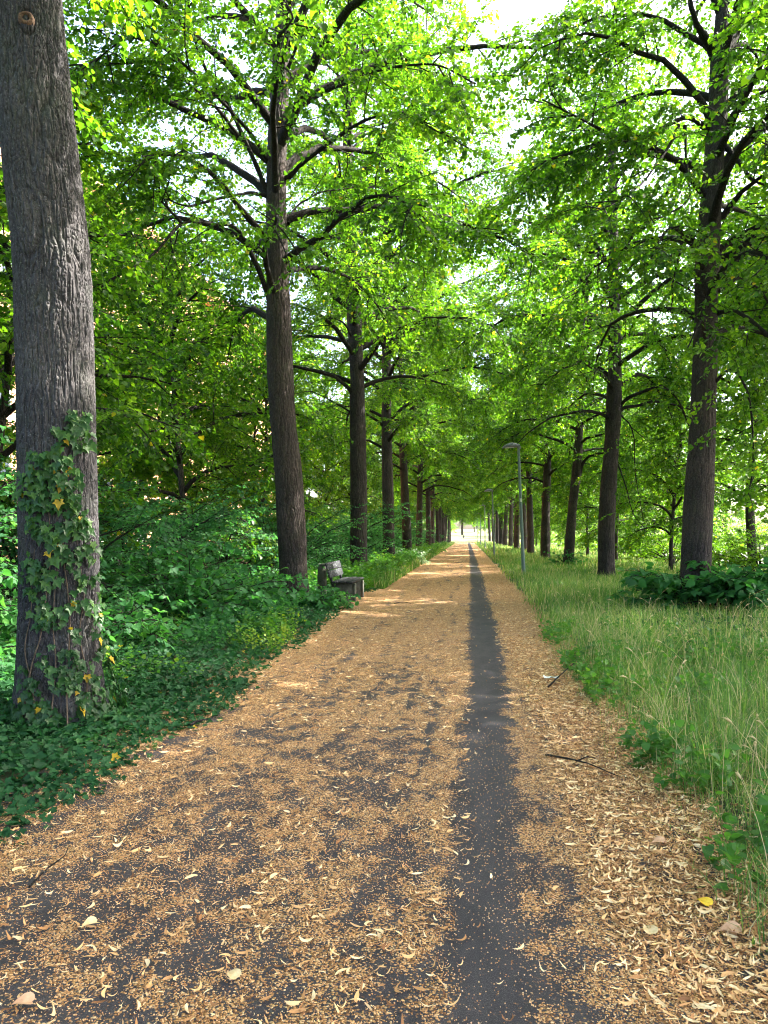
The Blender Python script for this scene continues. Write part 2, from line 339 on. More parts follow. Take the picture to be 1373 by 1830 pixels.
def linden(root, seed, pts, rad, H, z0=6.0, Rc=5.5, nl=26, hero=None, reach=None, dens=1.0, leaf=.095, k=40, keep=None, trunk_kw=None, nmul=1.5, clear_z=5.6, low_z=2.0, bare=2.0, low_droop=R(-35), lmat='linden', size_n=1.0):
    """pts/rad: visible trunk polyline (local). hero: limb polylines [(pts, r0)]. Builds trunk, limb, branches, crown."""
    rng = np.random.default_rng(seed)
    pts = [np.array(p, float) for p in pts]; rad = list(rad)
    top = pts[-1]; d = unit(pts[-1] - pts[-2]) * .6 + np.array([0, 0, .4]); d = d / d[2]
    while top[2] < H - .1:
        st = min(2.0, H - top[2]); top = top + d * st + np.append(rng.normal(0, .08, 2), 0); pts.append(top); rad.append(max(.03, rad[-1] * (1 - st / (H + 1.2 - top[2] + st))))
    tp = spline(pts, 80)
    trunk_mesh('trunk', pts, rad, (trunk_kw or {}).pop('mat', M['bark']), root, k=k, seed=seed, **(trunk_kw or {}))
    limbs, lr = [], []
    for h_, (hp, r0) in enumerate(hero or []):
        c = spline(hp, 9); limbs.append(c); lr.append(np.linspace(r0, r0 * .28, 9))
        cc = spline(hp, 26); jit = np.cumsum(rng.normal(0, .012, (26, 3)), 0); jit -= jit[0]
        rr = np.linspace(r0, r0 * .28, 26) * (1 + .10 * rng.normal(0, 1, 26)); rr[0] = r0 * 1.45; rr[1] = r0 * 1.2
        v, f = tube_batch((cc + jit * .6)[None], rr[None], 10); mesh_np('limb', v, f, M['twig'], root, smooth=True)
    nh = len(limbs); nl = int(nl * nmul)
    az = rng.random() * 6.28
    for i in range(nl):
        t = (i + rng.random() * .6) / nl; z = z0 + (H - 1.2 - z0) * t ** .95; az += 2.4 + rng.normal(0, .25)
        c = tp[np.argmin(np.abs(tp[:, 2] - z))]
        prof = (.62 + 1.25 * t if t < .28 else 1 - .72 * ((t - .28) / .72) ** 1.3)
        L = Rc * prof * rng.uniform(.82, 1.15) * 1.12
        if reach is not None: L *= reach(az % 6.2832, z)
        if L < .6: continue
        e0 = R(28) + R(38) * t + rng.normal(0, .12); e1 = low_droop + R(60) * t
        limbs.append(limb_curve(rng, c, az, e0, e1, L)); lr.append(np.linspace(.030 + .011 * L, .012, 9))
    LB = np.array(limbs); LR = np.array(lr)
    sec = branch_off(LB, rng, .27 / dens, .16, 1.9, .45, (35, 65), .22, 6, planar=.55)
    tw = branch_off(sec, rng, .13 / dens, .08, .72, .35, (35, 68), .35, 4, planar=.5)
    tw2 = branch_off(LB, rng, .2 / dens, .35, .8, .2, (40, 75), .4, 4, planar=1.0)
    O = np.array(root.location)
    def free(B):                         # keep the air over the path and round the lamps clear, thin out the bare interior
        e = B[:, -1]; g = e + O; r_ = np.hypot(e[:, 0] - np.interp(e[:, 2], tp[:, 2], tp[:, 0]), e[:, 1] - np.interp(e[:, 2], tp[:, 2], tp[:, 1]))
        ok = ~((np.abs(g[:, 0] - .3) < 3.6) & (g[:, 2] < clear_z)) & ~((g[:, 0] > -3) & (g[:, 2] < low_z))
        return B[ok & ((r_ > bare * (.55 + .45 * np.clip((H - e[:, 2]) / H, 0, 1) * 2)) | (rng.random(len(B)) < .22))]
    sec = free(sec); tw = free(tw); tw2 = free(tw2)
    parts = []
    if nl: parts.append(tube_batch(LB[nh:], LR[nh:], 8))
    parts.append(tube_batch(sec, np.linspace(.017, .005, 6)[None].repeat(len(sec), 0), 4))
    parts.append(tube_batch(tw, np.linspace(.006, .002, 4)[None].repeat(len(tw), 0), 3))
    v, f = merge(parts); mesh_np('branches', v, f, M['twig'], root, smooth=True)
    lv = cat_arrs(leaves_on(tw, rng, .048 / dens, leaf), leaves_on(tw2, rng, .05 / dens, leaf), leaves_on(sec, rng, .10, leaf, t0=.55))
    if keep is not None: lv = cull(lv, keep)
    leaf_obj('crown', lv, G[lmat], root)
    return len(lv[0])

def shrub(root, seed, r, h, stems=18, mat='under', leaf=.08, step=.05, dens=1.0, low=.05, tmpl=TL, erect=(35, 80), twl=.55, njit=.5, col_drop=.4):
    rng = np.random.default_rng(seed); st = []
    for i in range(stems):
        az = i * 2.4 + rng.normal(0, .3); e = R(rng.uniform(*erect)); rr = r * .18 * rng.random()
        L = (h if e > R(60) else max(r, h * .7)) * rng.uniform(.75, 1.1)
        st.append(limb_curve(rng, (rr * math.cos(az), rr * math.sin(az), 0), az, e, e - R(55) * rng.uniform(.6, 1.4), L, 7))
    st = np.array(st)
    s2 = branch_off(st, rng, .26 / dens, low + .12, r * .62, .4, (30, 60), .15, 5, up=.15)
    tw = branch_off(s2, rng, .15 / dens, .1, twl, .35, (35, 65), .25, 4)
    v, f = merge([tube_batch(st, np.linspace(.022 * h / 2 + .004, .005, 7)[None].repeat(len(st), 0), 6),
                  tube_batch(s2, np.linspace(.007, .003, 5)[None].repeat(len(s2), 0), 4), tube_batch(tw, np.linspace(.004, .002, 4)[None].repeat(len(tw), 0), 3)])
    v[:, 2] = np.maximum(v[:, 2], .01)
    mesh_np('stems', v, f, M['twig'], root)
    lv = cat_arrs(leaves_on(tw, rng, step, leaf, col_drop, njit, tip_yellow=0), leaves_on(s2, rng, step * 1.6, leaf, col_drop, njit, tip_yellow=0))
    lv = cull(lv, lambda p: p[:, 2] > .04)
    leaf_obj('foliage', lv, G[mat], root, tmpl)
    return len(lv[0])

# ------------------------------------------------------------------ ground, path, meadow, street
PL, PR = -2.42, 1.12                     # the path's edges
def edge_l(y): return np.interp(y, [0, 3.5, 5.6, 6.2, 8, 11, 15, 27, 50], [-2.3, -2.28, -2.28, -2.16, -2.24, -2.38, -2.47, -2.7, -2.5]) + .15 * (fbm(P3(y * 1.6, 3.3), 3) - .5) * 2
def edge_r(y): return np.interp(y, [0, 3, 4.1, 6, 7.7, 10, 14, 21, 45], [1.1, 1.06, 1.02, .96, 1.0, 1.06, 1.17, 1.36, 1.46]) + .09 * (fbm(P3(y * 1.1, 9.1), 3) - .5) * 2
def terrain(x, y): return np.clip((y - 172) / 130, 0, 1) ** 1.2 * 4.2
def gz(x, y):
    x = np.asarray(x, float); y = np.asarray(y, float)
    off = np.clip(np.maximum(PL - .05 - x, x - PR - .05), 0, .5) / .5
    return -.03 + off * (.025 + .05 * fbm(P3(x * .7, y * .7, 2), 3)) + terrain(x, y)
def coverage(x, y):
    """how much of the asphalt lies under fallen seeds and bracts, 0..1"""
    pt = fbm(P3(x * 2.6, y * 2.2, 5), 3); st = fbm(P3(x * 7, y * .45, 8), 3); fine = fbm(P3(x * 13, y * 10, 1), 3)
    far = np.clip((y - 3) / 9, 0, 1)
    c = .58 + .30 * far + (pt - .5) * (.9 - .4 * far) + (st - .5) * 1.0 + (fine - .5) * (2.0 - .9 * far)
    c = c + .28 * np.clip((x - .55) / .3, 0, 1) - .10 * np.clip((-.6 - x) / .5, 0, 1) * (1 - far) + .2 * np.clip((-1.9 - x) / .3, 0, 1)
    cs = np.interp(y, [0, 3, 4, 5.5, 8.9, 15, 29, 60], [.04, .07, .08, .135, .22, .28, .36, .40]); hw = np.interp(y, [0, 3, 5, 9, 15, 30], [.075, .10, .125, .15, .165, .16]) + .075 * (fbm(P3(x * 3, y * 1.6, 4), 4) - .5)
    d = np.abs(x - cs) / hw
    c = c - np.clip(1.75 - d, 0, 1) ** .8 * (1.05) * (.85 + .15 * far)
    w_ = .02 * (fbm(P3(0 * x, y * 1.2, 6), 2) - .5) * 4
    c = c + .22 * np.clip((x - .34) / .14, 0, 1) * (1 - far)
    crack = .6 * np.exp(-((x + .33 + w_) / .016) ** 2) * np.clip((10 - y) / 2, 0, 1) * np.clip((fbm(P3(0 * x, y * 1.5, 11), 2) - .27) * 6, 0, 1)
    return np.clip(np.maximum(c, .27) - crack * .9, 0, 1) if False else np.clip(np.maximum(c, .20 + .14 * np.clip(d - .6, 0, 1) + .10 * (fine - .5)) - crack * .9, 0, 1)

def grid_obj(name, xs, ys, zf, mat, attrs=None, kind='structure'):
    X, Y = np.meshgrid(xs, ys); V = P3(X, Y, zf(X, Y)).reshape(-1, 3); n, m = X.shape
    i = np.arange(n * m).reshape(n, m); F = np.stack([i[:-1, :-1], i[:-1, 1:], i[1:, 1:], i[1:, :-1]], -1).reshape(-1, 4)
    o = mesh_np(name, V, F, mat, attrs={k: f(X, Y).ravel() for k, f in (attrs or {}).items()}, smooth=True)
    return tag(o, kind=kind)
def rows(a, b, d0, g):
    o = [a]
    while o[-1] < b: o.append(o[-1] + max(d0, abs(o[-1]) * g))
    return np.array(o)

m, nt, b = new_mat('soil'); v = coords(nt, (1, 1, 1)); n = noise(nt, v, 1.3, 6, .6); n2 = noise(nt, v, 22, 6, .7)
c = mix(nt, ramp(nt, n, [(.35, (0, 0, 0)), (.65, (1, 1, 1))]), (.035, .045, .018), (.055, .075, .025))
c = mix(nt, ramp(nt, n2, [(.52, (0, 0, 0)), (.62, (1, 1, 1))]), c, (.13, .09, .05)); nt.links.new(c, b.inputs[0]); b.inputs['Roughness'].default_value = .95
bump(nt, b, n2, .03); M['soil'] = m
M['straw'] = simple_mat('meadow_straw', (.10, .15, .04), (.24, .24, .10), .4, .95, .02)
M['pale_road'] = simple_mat('pale_pavement', (.42, .40, .38), (.52, .50, .47), 1.5, .9, .003)
xs = np.unique(np.concatenate([-rows(2.3, 420, .18, .12), np.arange(-2.3, 1.1, .35), rows(1.0, 420, .15, .12)]))
ys = np.unique(np.concatenate([-rows(.5, 200, 1, .2), rows(.5, 700, .18, .03)]))
grid_obj('ground', xs, ys, lambda X, Y: gz(X, Y), M['soil'])
grid_obj('meadow', np.unique(np.concatenate([-rows(0, 90, 2, .1), rows(0, 90, 2, .1)])), rows(168, 330, 1.5, .0), lambda X, Y: gz(X, Y) + .09, M['straw'])
grid_obj('street', np.arange(14.5, 24, .5), rows(-20, 165, 1.0, .0), lambda X, Y: 0 * X + .14, M['pale_road'])

# asphalt under a patchy layer of fallen linden seeds
m, nt, b = new_mat('littered_asphalt'); v = coords(nt, (1, 1, 1)); cov = node(nt, 'ShaderNodeAttribute', attribute_name='cover').outputs['Fac']
vo = node(nt, 'ShaderNodeTexVoronoi'); vo.inputs['Scale'].default_value = 110; nt.links.new(v, vo.inputs['Vector'])
rnd = node(nt, 'ShaderNodeSeparateColor'); nt.links.new(vo.outputs['Color'], rnd.inputs[0])
nf = noise(nt, v, 45, 5, .7)
thr = math_n(nt, 'ADD', math_n(nt, 'MULTIPLY', rnd.outputs[0], .55), math_n(nt, 'MULTIPLY', nf, .55))
on = math_n(nt, 'MULTIPLY', math_n(nt, 'MULTIPLY', math_n(nt, 'SUBTRACT', cov, math_n(nt, 'SUBTRACT', thr, .06)), 9, True), math_n(nt, 'ADD', math_n(nt, 'MULTIPLY', math_n(nt, 'SUBTRACT', .72, vo.outputs['Distance']), 4.0, True), .0, True), True)
seedc = ramp(nt, rnd.outputs[1], [(0, (.17, .075, .03)), (.3, (.50, .25, .095)), (.75, (.78, .44, .185)), (1, (.95, .67, .37))])
asp = ramp(nt, noise(nt, v, 210, 4, .8), [(.3, (.022, .020, .023)), (.52, (.050, .046, .052)), (.64, (.11, .10, .105)), (.72, (.34, .29, .24))])
stain = node(nt, 'ShaderNodeMix', data_type='RGBA', blend_type='MULTIPLY'); stain.inputs[0].default_value = 1
nt.links.new(asp, stain.inputs[6]); nt.links.new(ramp(nt, noise(nt, coords(nt, (2.2, .9, 1)), 2.0, 5, .65), [(.3, (.62, .62, .65)), (.7, (1.25, 1.2, 1.15))]), stain.inputs[7]); asp = stain.outputs[2]
nt.links.new(mix(nt, on, asp, seedc), b.inputs[0]); b.inputs['Roughness'].default_value = .85; b.inputs['Specular IOR Level'].default_value = .25
hh = math_n(nt, 'ADD', math_n(nt, 'MULTIPLY', math_n(nt, 'MULTIPLY', on, math_n(nt, 'SUBTRACT', 1.0, math_n(nt, 'MULTIPLY', vo.outputs['Distance'], 1.4))), 1.0), math_n(nt, 'MULTIPLY', noise(nt, v, 260, 3, .7), .35))
bump(nt, b, hh, .010); M['path'] = m
grid_obj('path', np.arange(-2.85, 1.75, .03), rows(1.0, 176, .03, .006), lambda X, Y: .0 * X + terrain(X, Y) + .006 * (fbm(P3(X * 2, Y * 2), 2) - .5) + .02 * np.clip((-X - 2.3) / .3, 0, 1) + .01 * np.clip((X - 1.1) / .3, 0, 1), M['path'],
         {'cover': lambda X, Y: np.maximum(coverage(X, Y), .85 * np.clip((X - 1.05) / .2, 0, 1))})

# ------------------------------------------------------------------ litter on the path: curved bracts and seeds (nobody could count them)
m, nt, b = new_mat('dry_bract'); at_ = node(nt, 'ShaderNodeAttribute', attribute_name='tint')
nt.links.new(ramp(nt, at_.outputs['Fac'], [(0, (.13, .052, .022)), (.15, (.42, .195, .075)), (.6, (.77, .44, .19)), (1, (.95, .73, .43))]), b.inputs[0])
b.inputs['Roughness'].default_value = .7; b.inputs['Specular IOR Level'].default_value = .25; M['bract'] = m
def scatter(rng, n, x0, x1, y0, y1, prob):
    x = rng.uniform(x0, x1, n); y = rng.uniform(y0, y1, n); k = rng.random(n) < prob(x, y); return x[k], y[k]
def bracts(rng, x, y, lmin=.038, lmax=.088, wmul=1.0, z0=.006, lift=.012):
    n = len(x); L = lmin * .4 + (lmax - lmin * .4) * rng.random(n) ** 1.1; W = (.002 + L * .095) * rng.uniform(.55, 1.5, n) * wmul; a = rng.random(n) * 6.283; kap = rng.normal(0, 1.5, n)
    s = np.linspace(-.5, .5, 6); wd = np.array([.12, .8, 1, .95, .6, .08]); roll = rng.normal(0, .5, n)
    th = a[:, None] + kap[:, None] * s[None]; px = np.cumsum(np.cos(th), 1) / 6; py = np.cumsum(np.sin(th), 1) / 6
    cz = z0 + lift * rng.random(n)[:, None] * (4 * s[None] ** 2) * rng.choice([0, 1, 2.0], n)[:, None] + .004 * rng.random(n)[:, None]
    cx = x[:, None] + px * L[:, None]; cy = y[:, None] + py * L[:, None]
    nx, ny = -np.sin(th), np.cos(th); w2 = W[:, None] * wd[None] * .5
    Vl = np.stack([cx + nx * w2, cy + ny * w2, cz + np.abs(w2) * np.sin(roll)[:, None] + .004], -1); Vr = np.stack([cx - nx * w2, cy - ny * w2, cz - w2 * np.sin(roll)[:, None] + .004], -1)
    V = np.stack([Vl, Vr], 2).reshape(n, 12, 3); f = np.array([(2 * i, 2 * i + 1, 2 * i + 3, 2 * i + 2) for i in range(5)])
    V[..., 2] += terrain(V[..., 0], V[..., 1]) + np.clip((V[..., 0] - 1.15) / .3, 0, 1) * .05; V[..., 2] = np.maximum(V[..., 2], .003)
    return V.reshape(-1, 3), (f[None] + (np.arange(n) * 12)[:, None, None]).reshape(-1, 4), np.repeat(rng.random(n), 12)
rng = np.random.default_rng(5); bx, by = [], []
def bprob(x, y): c_ = coverage(x, y); return np.clip(.10 + c_ * .9, 0, 1) * np.where(np.abs(x - .22) < .2, .12, 1) * (1 + 0 * x) * np.where(x > .6, 1, np.where(y < 6, .38, .55))
for (y0, y1, dn) in ((1.8, 5, 1500), (5, 9, 1000), (9, 16, 520), (16, 30, 230), (30, 60, 70)):
    x, y = scatter(rng, int(dn * (y1 - y0) * 3.9), -2.55, 1.35, y0, y1, bprob); bx.append(x); by.append(y)
x, y = scatter(rng, 2500, 1.6, 2.3, 2.4, 8, lambda x, y: np.clip((2.3 - x) / .7, 0, 1)); bx.append(x); by.append(y)
x, y = scatter(rng, 11000, .55, 1.75, 1.8, 12, lambda x, y: np.clip((1.75 - x) / .5, 0, 1)); bx.append(x); by.append(y)
x, y = scatter(rng, 2600, -3.1, -2.3, 2.5, 14, lambda x, y: np.clip((x + 3.1) / .8, 0, 1)); bx.append(x); by.append(y)
V1, F1, T1_ = bracts(rng, np.concatenate(bx), np.concatenate(by))
tag(mesh_np('fallen_bracts', V1, F1, M['bract'], attrs={'tint': T1_}), kind='stuff')
# seeds: small knobbly balls
x, y = scatter(rng, 95000, -2.6, 1.4, 1.9, 6.5, lambda x, y: np.clip(coverage(x, y) * 1.1 + .05, 0, 1) * np.clip((7.2 - y) / 3.5, 0, 1))
o8 = np.array([(1, 0, 0), (0, 1, 0), (-1, 0, 0), (0, -1, 0), (0, 0, 1), (0, 0, -1)]); f8 = np.array([(0, 1, 4), (1, 2, 4), (2, 3, 4), (3, 0, 4), (1, 0, 5), (2, 1, 5), (3, 2, 5), (0, 3, 5)])
rs = rng.uniform(.0016, .0036, len(x)); ctr = np.stack([x, y, .004 + rs * .7], -1)
V2 = (ctr[:, None] + o8[None] * rs[:, None, None] * rng.uniform(.7, 1.3, (len(x), 6))[..., None]).reshape(-1, 3)
tag(mesh_np('fallen_seeds', V2, (f8[None] + (np.arange(len(x)) * 6)[:, None, None]).reshape(-1, 3), M['bract'], attrs={'tint': np.repeat(rng.random(len(x)) * .85, 6)}), kind='stuff')

# ------------------------------------------------------------------ left verge: ivy carpet and herbs
rng = np.random.default_rng(8)
def leaf_carpet(name, x, y, h, size, mat, tmpl, tilt=.45, bias=0, yel=.0):
    n = len(x); base = gz(x, y); P = np.stack([x, y, base + h], -1); a = rng.random(n) * 6.283
    A = np.stack([np.cos(a), np.sin(a), rng.normal(-.15, .25, n)], -1); N = np.array([0, 0, 1.0]) + rng.normal(0, tilt, (n, 3)) + np.array([.15, -.25, 0])
    tn = np.clip(rng.random(n) * .6 + bias + .4 * vnoise(P3(x * 1.5, y * 1.5)) - .1, 0, .95); tn = np.where(rng.random(n) < yel, 1, tn)
    return tag(leaf_obj(name, (P, A, N, size * rng.uniform(.6, 1.25, n), tn), mat, None, tmpl), kind='stuff')
xa, ya, ha = [], [], []
for (y0, y1, dn, x0) in ((1.5, 8, 900, -6.5), (8, 16, 480, -7), (16, 30, 200, -7), (30, 70, 60, -7)):
    n = int(dn * (y1 - y0) * (-2.1 - x0)); x = rng.uniform(x0, -2.1, n); y = rng.uniform(y0, y1, n)
    e = edge_l(y); depth = e - x; inb = (x > -3.45) & (y > 17.0) & (y < 20.6); k = (depth > 0) & ~inb & (rng.random(n) < np.clip(depth / .16, .2, 1)) & ((x > -5.2) | (rng.random(n) < .45))
    x, y, depth = x[k], y[k], depth[k]
    top = .04 + .10 * np.clip(depth / .6, 0, 1) * (1 - .4 * np.exp(-((y - 5.4) / 1.2) ** 2)) * (.5 + vnoise(P3(x * 2.2, y * 2.2, 1))) + .12 * np.clip(depth - .8, 0, 1)
    xa.append(x); ya.append(y); ha.append(top * np.sqrt(rng.random(len(x))))
xa, ya, ha = map(np.concatenate, (xa, ya, ha))
sz = .058 + .014 * (ya > 16) + .03 * (ya > 30)
leaf_carpet('ground_ivy', xa, ya, ha, sz, G['ivy'], TI, yel=.0015)
def herbs(rng, xy, hmin, hmax, leafsize, mat, name, per=9, tmpl=TL, bias=0):
    n = len(xy); h = rng.uniform(hmin, hmax, n); ln = rng.normal(0, .18, (n, 2)); u = np.linspace(0, 1, 5)
    base = P3(xy[:, 0], xy[:, 1], gz(xy[:, 0], xy[:, 1]))
    P = base[:, None] + np.stack([ln[:, :1] * u ** 2 * h[:, None], ln[:, 1:] * u ** 2 * h[:, None], h[:, None] * u[None] * np.ones((n, 1))], -1)
    lv = leaves_on(P, rng, float(np.mean(h)) / per, leafsize, .25, .5, .2, bias, tip_yellow=0)
    v, f = tube_batch(P, np.linspace(.003, .0012, 5)[None].repeat(n, 0), 3); V, F, t = leaves_np(*lv, tmpl)
    V = np.concatenate([V, v]); F1_ = F; t = np.concatenate([t, np.full(len(v), .5)])
    return tag(mesh_np(name, V, [F1_, f + len(V) - len(v)], mat, attrs={'tint': t}), kind='stuff')
n = 1500; x = rng.uniform(-6.5, -2.75, n); y = 6.2 + 14 * rng.random(n) ** .9; k = (vnoise(P3(x * .9, y * .7, 3)) > .42) & ((y < 15.8) | (x < -3.9)) & (x < -2.9 - .03 * y)
herbs(rng, np.stack([x[k], y[k]], -1), .22, .50, .062, G['under'], 'undergrowth', 11)
n = 560; x = rng.uniform(-4.6, -2.55, n); y = rng.uniform(7.0, 13, n); k = vnoise(P3(x * 1.3, y * 1.3, 9)) > .5
herbs(rng, np.stack([x[k], y[k]], -1), .22, .42, .048, G['weed'], 'nettles', 10, bias=.15)
n = 5200; y = 17 + 75 * rng.random(n) ** 1.3; x = -2.5 - 1.9 * rng.random(n) ** 1.2 - .3; k = (y > 20.6) | (x < -4.0); x, y = x[k], y[k]
herbs(rng, np.stack([x, y], -1), .3, .75, .10, G['weed'], 'verge_herbs', 9, bias=-.12)

# ------------------------------------------------------------------ right verge: tall grass
def patchy(t, x, y): return np.where(t < .82, np.clip(t * (.35 + 1.25 * vnoise(P3(x * 1.4, y * 1.1, 31))), 0, .8), t)
def blades(rng, x, y, hmin, hmax, wid, name, tint_f, bend=.5, z=None, seg=4):
    n = len(x); h = rng.uniform(hmin, hmax, n) * (.75 + .5 * vnoise(P3(x * 1.2, y * 1.2, 7))); a = rng.random(n) * 6.283; bd = np.abs(rng.normal(0, bend, n))
    u = np.linspace(0, 1, seg); wd = np.array([1, .9, .6, .06]); h = h * np.clip(.35 + .9 * np.abs(x - PR) / .6, .35, 1)
    off = (bd * h)[:, None] * u[None] ** 1.9; zz = h[:, None] * (u[None] - .35 * np.minimum(bd, 1.2)[:, None] * u[None] ** 2.4)
    cx = x[:, None] + np.cos(a)[:, None] * off; cy = y[:, None] + np.sin(a)[:, None] * off; cz = gz(x, y)[:, None] + zz
    ta = a + math.pi / 2 + rng.normal(0, .5, n); W = (wid * rng.uniform(.6, 1.3, n))[:, None] * wd[None] * .5
    dx, dy = np.cos(ta)[:, None] * W, np.sin(ta)[:, None] * W
    V = np.stack([np.stack([cx + dx, cy + dy, cz], -1), np.stack([cx - dx, cy - dy, cz], -1)], 2).reshape(n, 8, 3)
    f = np.array([(2 * i, 2 * i + 1, 2 * i + 3, 2 * i + 2) for i in range(3)])
    return V.reshape(-1, 3), (f[None] + (np.arange(n) * 8)[:, None, None]).reshape(-1, 4), np.repeat(patchy(tint_f(rng, n), x, y), 8)
rng = np.random.default_rng(21); VV, FF, TT, cn = [], [], [], 0
def gt(lo=.0, hi=.80, dry=.13):
    return lambda r, n: np.where(r.random(n) < dry, r.uniform(.84, 1, n), r.uniform(lo, hi, n))
for (y0, y1, dn, x1, h0, h1, wd) in ((1.6, 5, 2300, 4.2, .06, .26, .0042), (5, 9, 1500, 7, .07, .32, .0055), (9, 15, 800, 9.5, .08, .34, .008), (15, 28, 330, 12, .12, .38, .012), (28, 60, 110, 13, .12, .40, .022), (60, 165, 26, 13, .15, .5, .05)):
    n = int(dn * (y1 - y0) * (x1 - 1)); x = rng.uniform(1.0, x1, n); y = rng.uniform(y0, y1, n); d = x - edge_r(y)
    shade = np.exp(-(((x - 4.8) / 1.9) ** 2 + ((y - 14.0) / 2.2) ** 2))
    k = (d > 0.02) & (rng.random(n) < np.clip(d / .5, .08, 1) * np.clip(.35 + 1.3 * vnoise(P3(x * 1.6, y * 1.6, 4)), 0, 1)) & (rng.random(n) > shade * .6) & ((x < 8) | (rng.random(n) < .5)); x, y, d = x[k], y[k], d[k]
    v, f, t = blades(rng, x, y, h0, h1, wd, '', gt(), .85); v[:, 2] = gz(v[:, 0], v[:, 1]) * 0 + v[:, 2]
    VV.append(v); FF.append(f + cn); TT.append(t); cn += len(v)
for _ in range(70):                     # wilder tufts near the edge
    tx, ty = 1.25 + 2.6 * rng.random() ** 1.5, rng.uniform(2.9, 11); n = 55; q = rng.normal(0, .09, (n, 2)); x, y = tx + q[:, 0], ty + q[:, 1]
    if tx - 1.15 > ty * .6: continue
    v, f, t = blades(rng, np.maximum(x, edge_r(y) + .06), y, .22, .50, .0055, '', gt(.0, .8, .25), .7); VV.append(v); FF.append(f + cn); TT.append(t); cn += len(v)
for (x0, x1, y0, y1, n) in ((-3.1, -2.45, 22, 150, 9000), (-90, 90, 170, 330, 0)):
    if n: x = rng.uniform(x0, x1, n); y = y0 + (y1 - y0) * rng.random(n) ** 1.6; v, f, t = blades(rng, x, y, .2, .55, .03, '', gt(), .5); VV.append(v); FF.append(f + cn); TT.append(t); cn += len(v)
tag(mesh_np('tall_grass', np.concatenate(VV), np.concatenate(FF), G['grass'], attrs={'tint': np.concatenate(TT)}), kind='stuff')
# dry seed stalks
rng = np.random.default_rng(22); n = 320; x = 1.3 + 6 * rng.random(n); y = 3.2 + 11 * rng.random(n) ** 1.1; x = np.where(y < 5, 1.3 + (x - 1.35) * .4, x)
h = rng.uniform(.40, .80, n); ln = rng.normal(0, .35, (n, 2)); u = np.linspace(0, 1, 6)
P = P3(x, y, gz(x, y))[:, None] + np.stack([ln[:, :1] * u ** 1.8 * h[:, None], ln[:, 1:] * u ** 1.8 * h[:, None], h[:, None] * (u - .12 * u ** 3)[None]], -1)
v, f = tube_batch(P, np.linspace(.0022, .0012, 6)[None].repeat(n, 0), 3)
hd = P[:, 4:6] + np.array([0, 0, 0]); hd = np.concatenate([hd[:, :1] * .35 + hd[:, 1:] * .65, hd[:, 1:] * 1.0], 1); u4 = np.linspace(0, 1, 5)[None, :, None]
hp = hd[:, :1] * (1 - u4) + (hd[:, 1:] * 1.6 - hd[:, :1] * .6) * u4 - np.array([0, 0, .03]) * u4 ** 2
v2, f2 = tube_batch(hp, (np.array([.0015, .0065, .008, .005, .001])[None] * rng.uniform(.5, 1.1, n)[:, None]), 5)
V, F = merge([(v, f), (v2, f2)]); tag(mesh_np('grass_seed_stalks', V, F, G['grass'], attrs={'tint': np.full(len(V), .97)}), kind='stuff')
n = 2600; x = 1.15 + 6 * rng.random(n) ** 1.3; y = 2.4 + 10 * rng.random(n); k = (x - 1.1 < y * .8) & (vnoise(P3(x * 1.6, y * 1.6, 14)) > .5)
herbs(rng, np.stack([x[k], y[k]], -1), .06, .30, .055, G['weed'], 'broadleaf_weeds', 7, bias=-.15)
n = 2600; x = rng.uniform(2.6, 7, n); y = rng.uniform(9.5, 17, n)
leaf_carpet('ground_cover', x, y, .12 * rng.random(n), .07, G['ivy'], TI)

# ------------------------------------------------------------------ the avenue's near lindens
def px_trunk(rows_, Y):
    """rows_ of (px centre, py, px width): a real trunk standing Y metres down the path"""
    P, rd = [], []
    for (x, y, w_) in rows_:
        p = at(x, y, Y); dd = np.dot(p - np.array([0, 0, EYE]), np.array([-math.sin(YAW), math.cos(YAW), 0])); P.append(p); rd.append(w_ / 2 / F_PX * dd)
    return P, rd
def limb_px(root_o, pts, r0):            # pts of (px, py, Y)
    return [at(*p) - root_o for p in pts], r0
LEFT, RIGHT = 'left row of avenue lindens', 'right row of avenue lindens'
def avenue_tree(rows_, Y, label, group, seed, hero=(), **kw):
    P, rd = px_trunk(rows_, Y); b0 = np.array([P[0][0], Y, float(gz(P[0][0], Y)) - .05]); P[0][2] = b0[2]
    t = empty('linden_tree', tuple(b0), label, 'tree', group)
    linden(t, seed, [p - b0 for p in P], rd, hero=[limb_px(b0, h, r) for h, r in hero], **kw); return t, P, rd, b0

# T1: thick ivy-clad trunk close on the left, with a healed branch collar and swellings
Y1 = 6.0
T1ROWS = [(103, 1300, 140), (104, 1200, 136), (107, 1000, 135), (104, 850, 133), (98, 600, 132), (93, 450, 132), (76, 300, 131), (63, 150, 122), (52, 0, 114), (42, -180, 108)]
k_hi = float(at(75, 70, Y1)[2]) + .03
def scar(a, z):
    a0 = -math.pi / 2 + .42; da = np.angle(np.exp(1j * (a - a0))); o = 0
    for (ax, zz, ra, rz, am) in ((.0, k_hi - .03, .16, .09, .030), (.05, k_hi - .36, .42, .34, .018), (.42, k_hi - .95, .22, .20, .020), (.15, k_hi - 1.28, .30, .22, .018), (-.55, k_hi - 1.75, .34, .24, .024), (.45, k_hi - 2.15, .3, .22, .014)):
        r_ = np.sqrt(((da - ax) / ra) ** 2 + ((z - zz) / rz) ** 2); o = o + am * np.exp(-r_ ** 2 * 1.2) - am * .9 * np.exp(-((r_ - 1.25) / .16) ** 2)
    return o
t1, P1, rd1, b1 = avenue_tree(T1ROWS, Y1, 'thick rough grey linden trunk with ivy climbing it, nearest on the left', LEFT, 11, z0=7.0, H=20, Rc=6.2, nl=22, k=360, leaf=.10,
    trunk_kw=dict(mat=M['bark_near'], dz=.012, zfine=6.6, amp=.020, cell=.036, stretch=8.0, flare=.30, extra=scar))
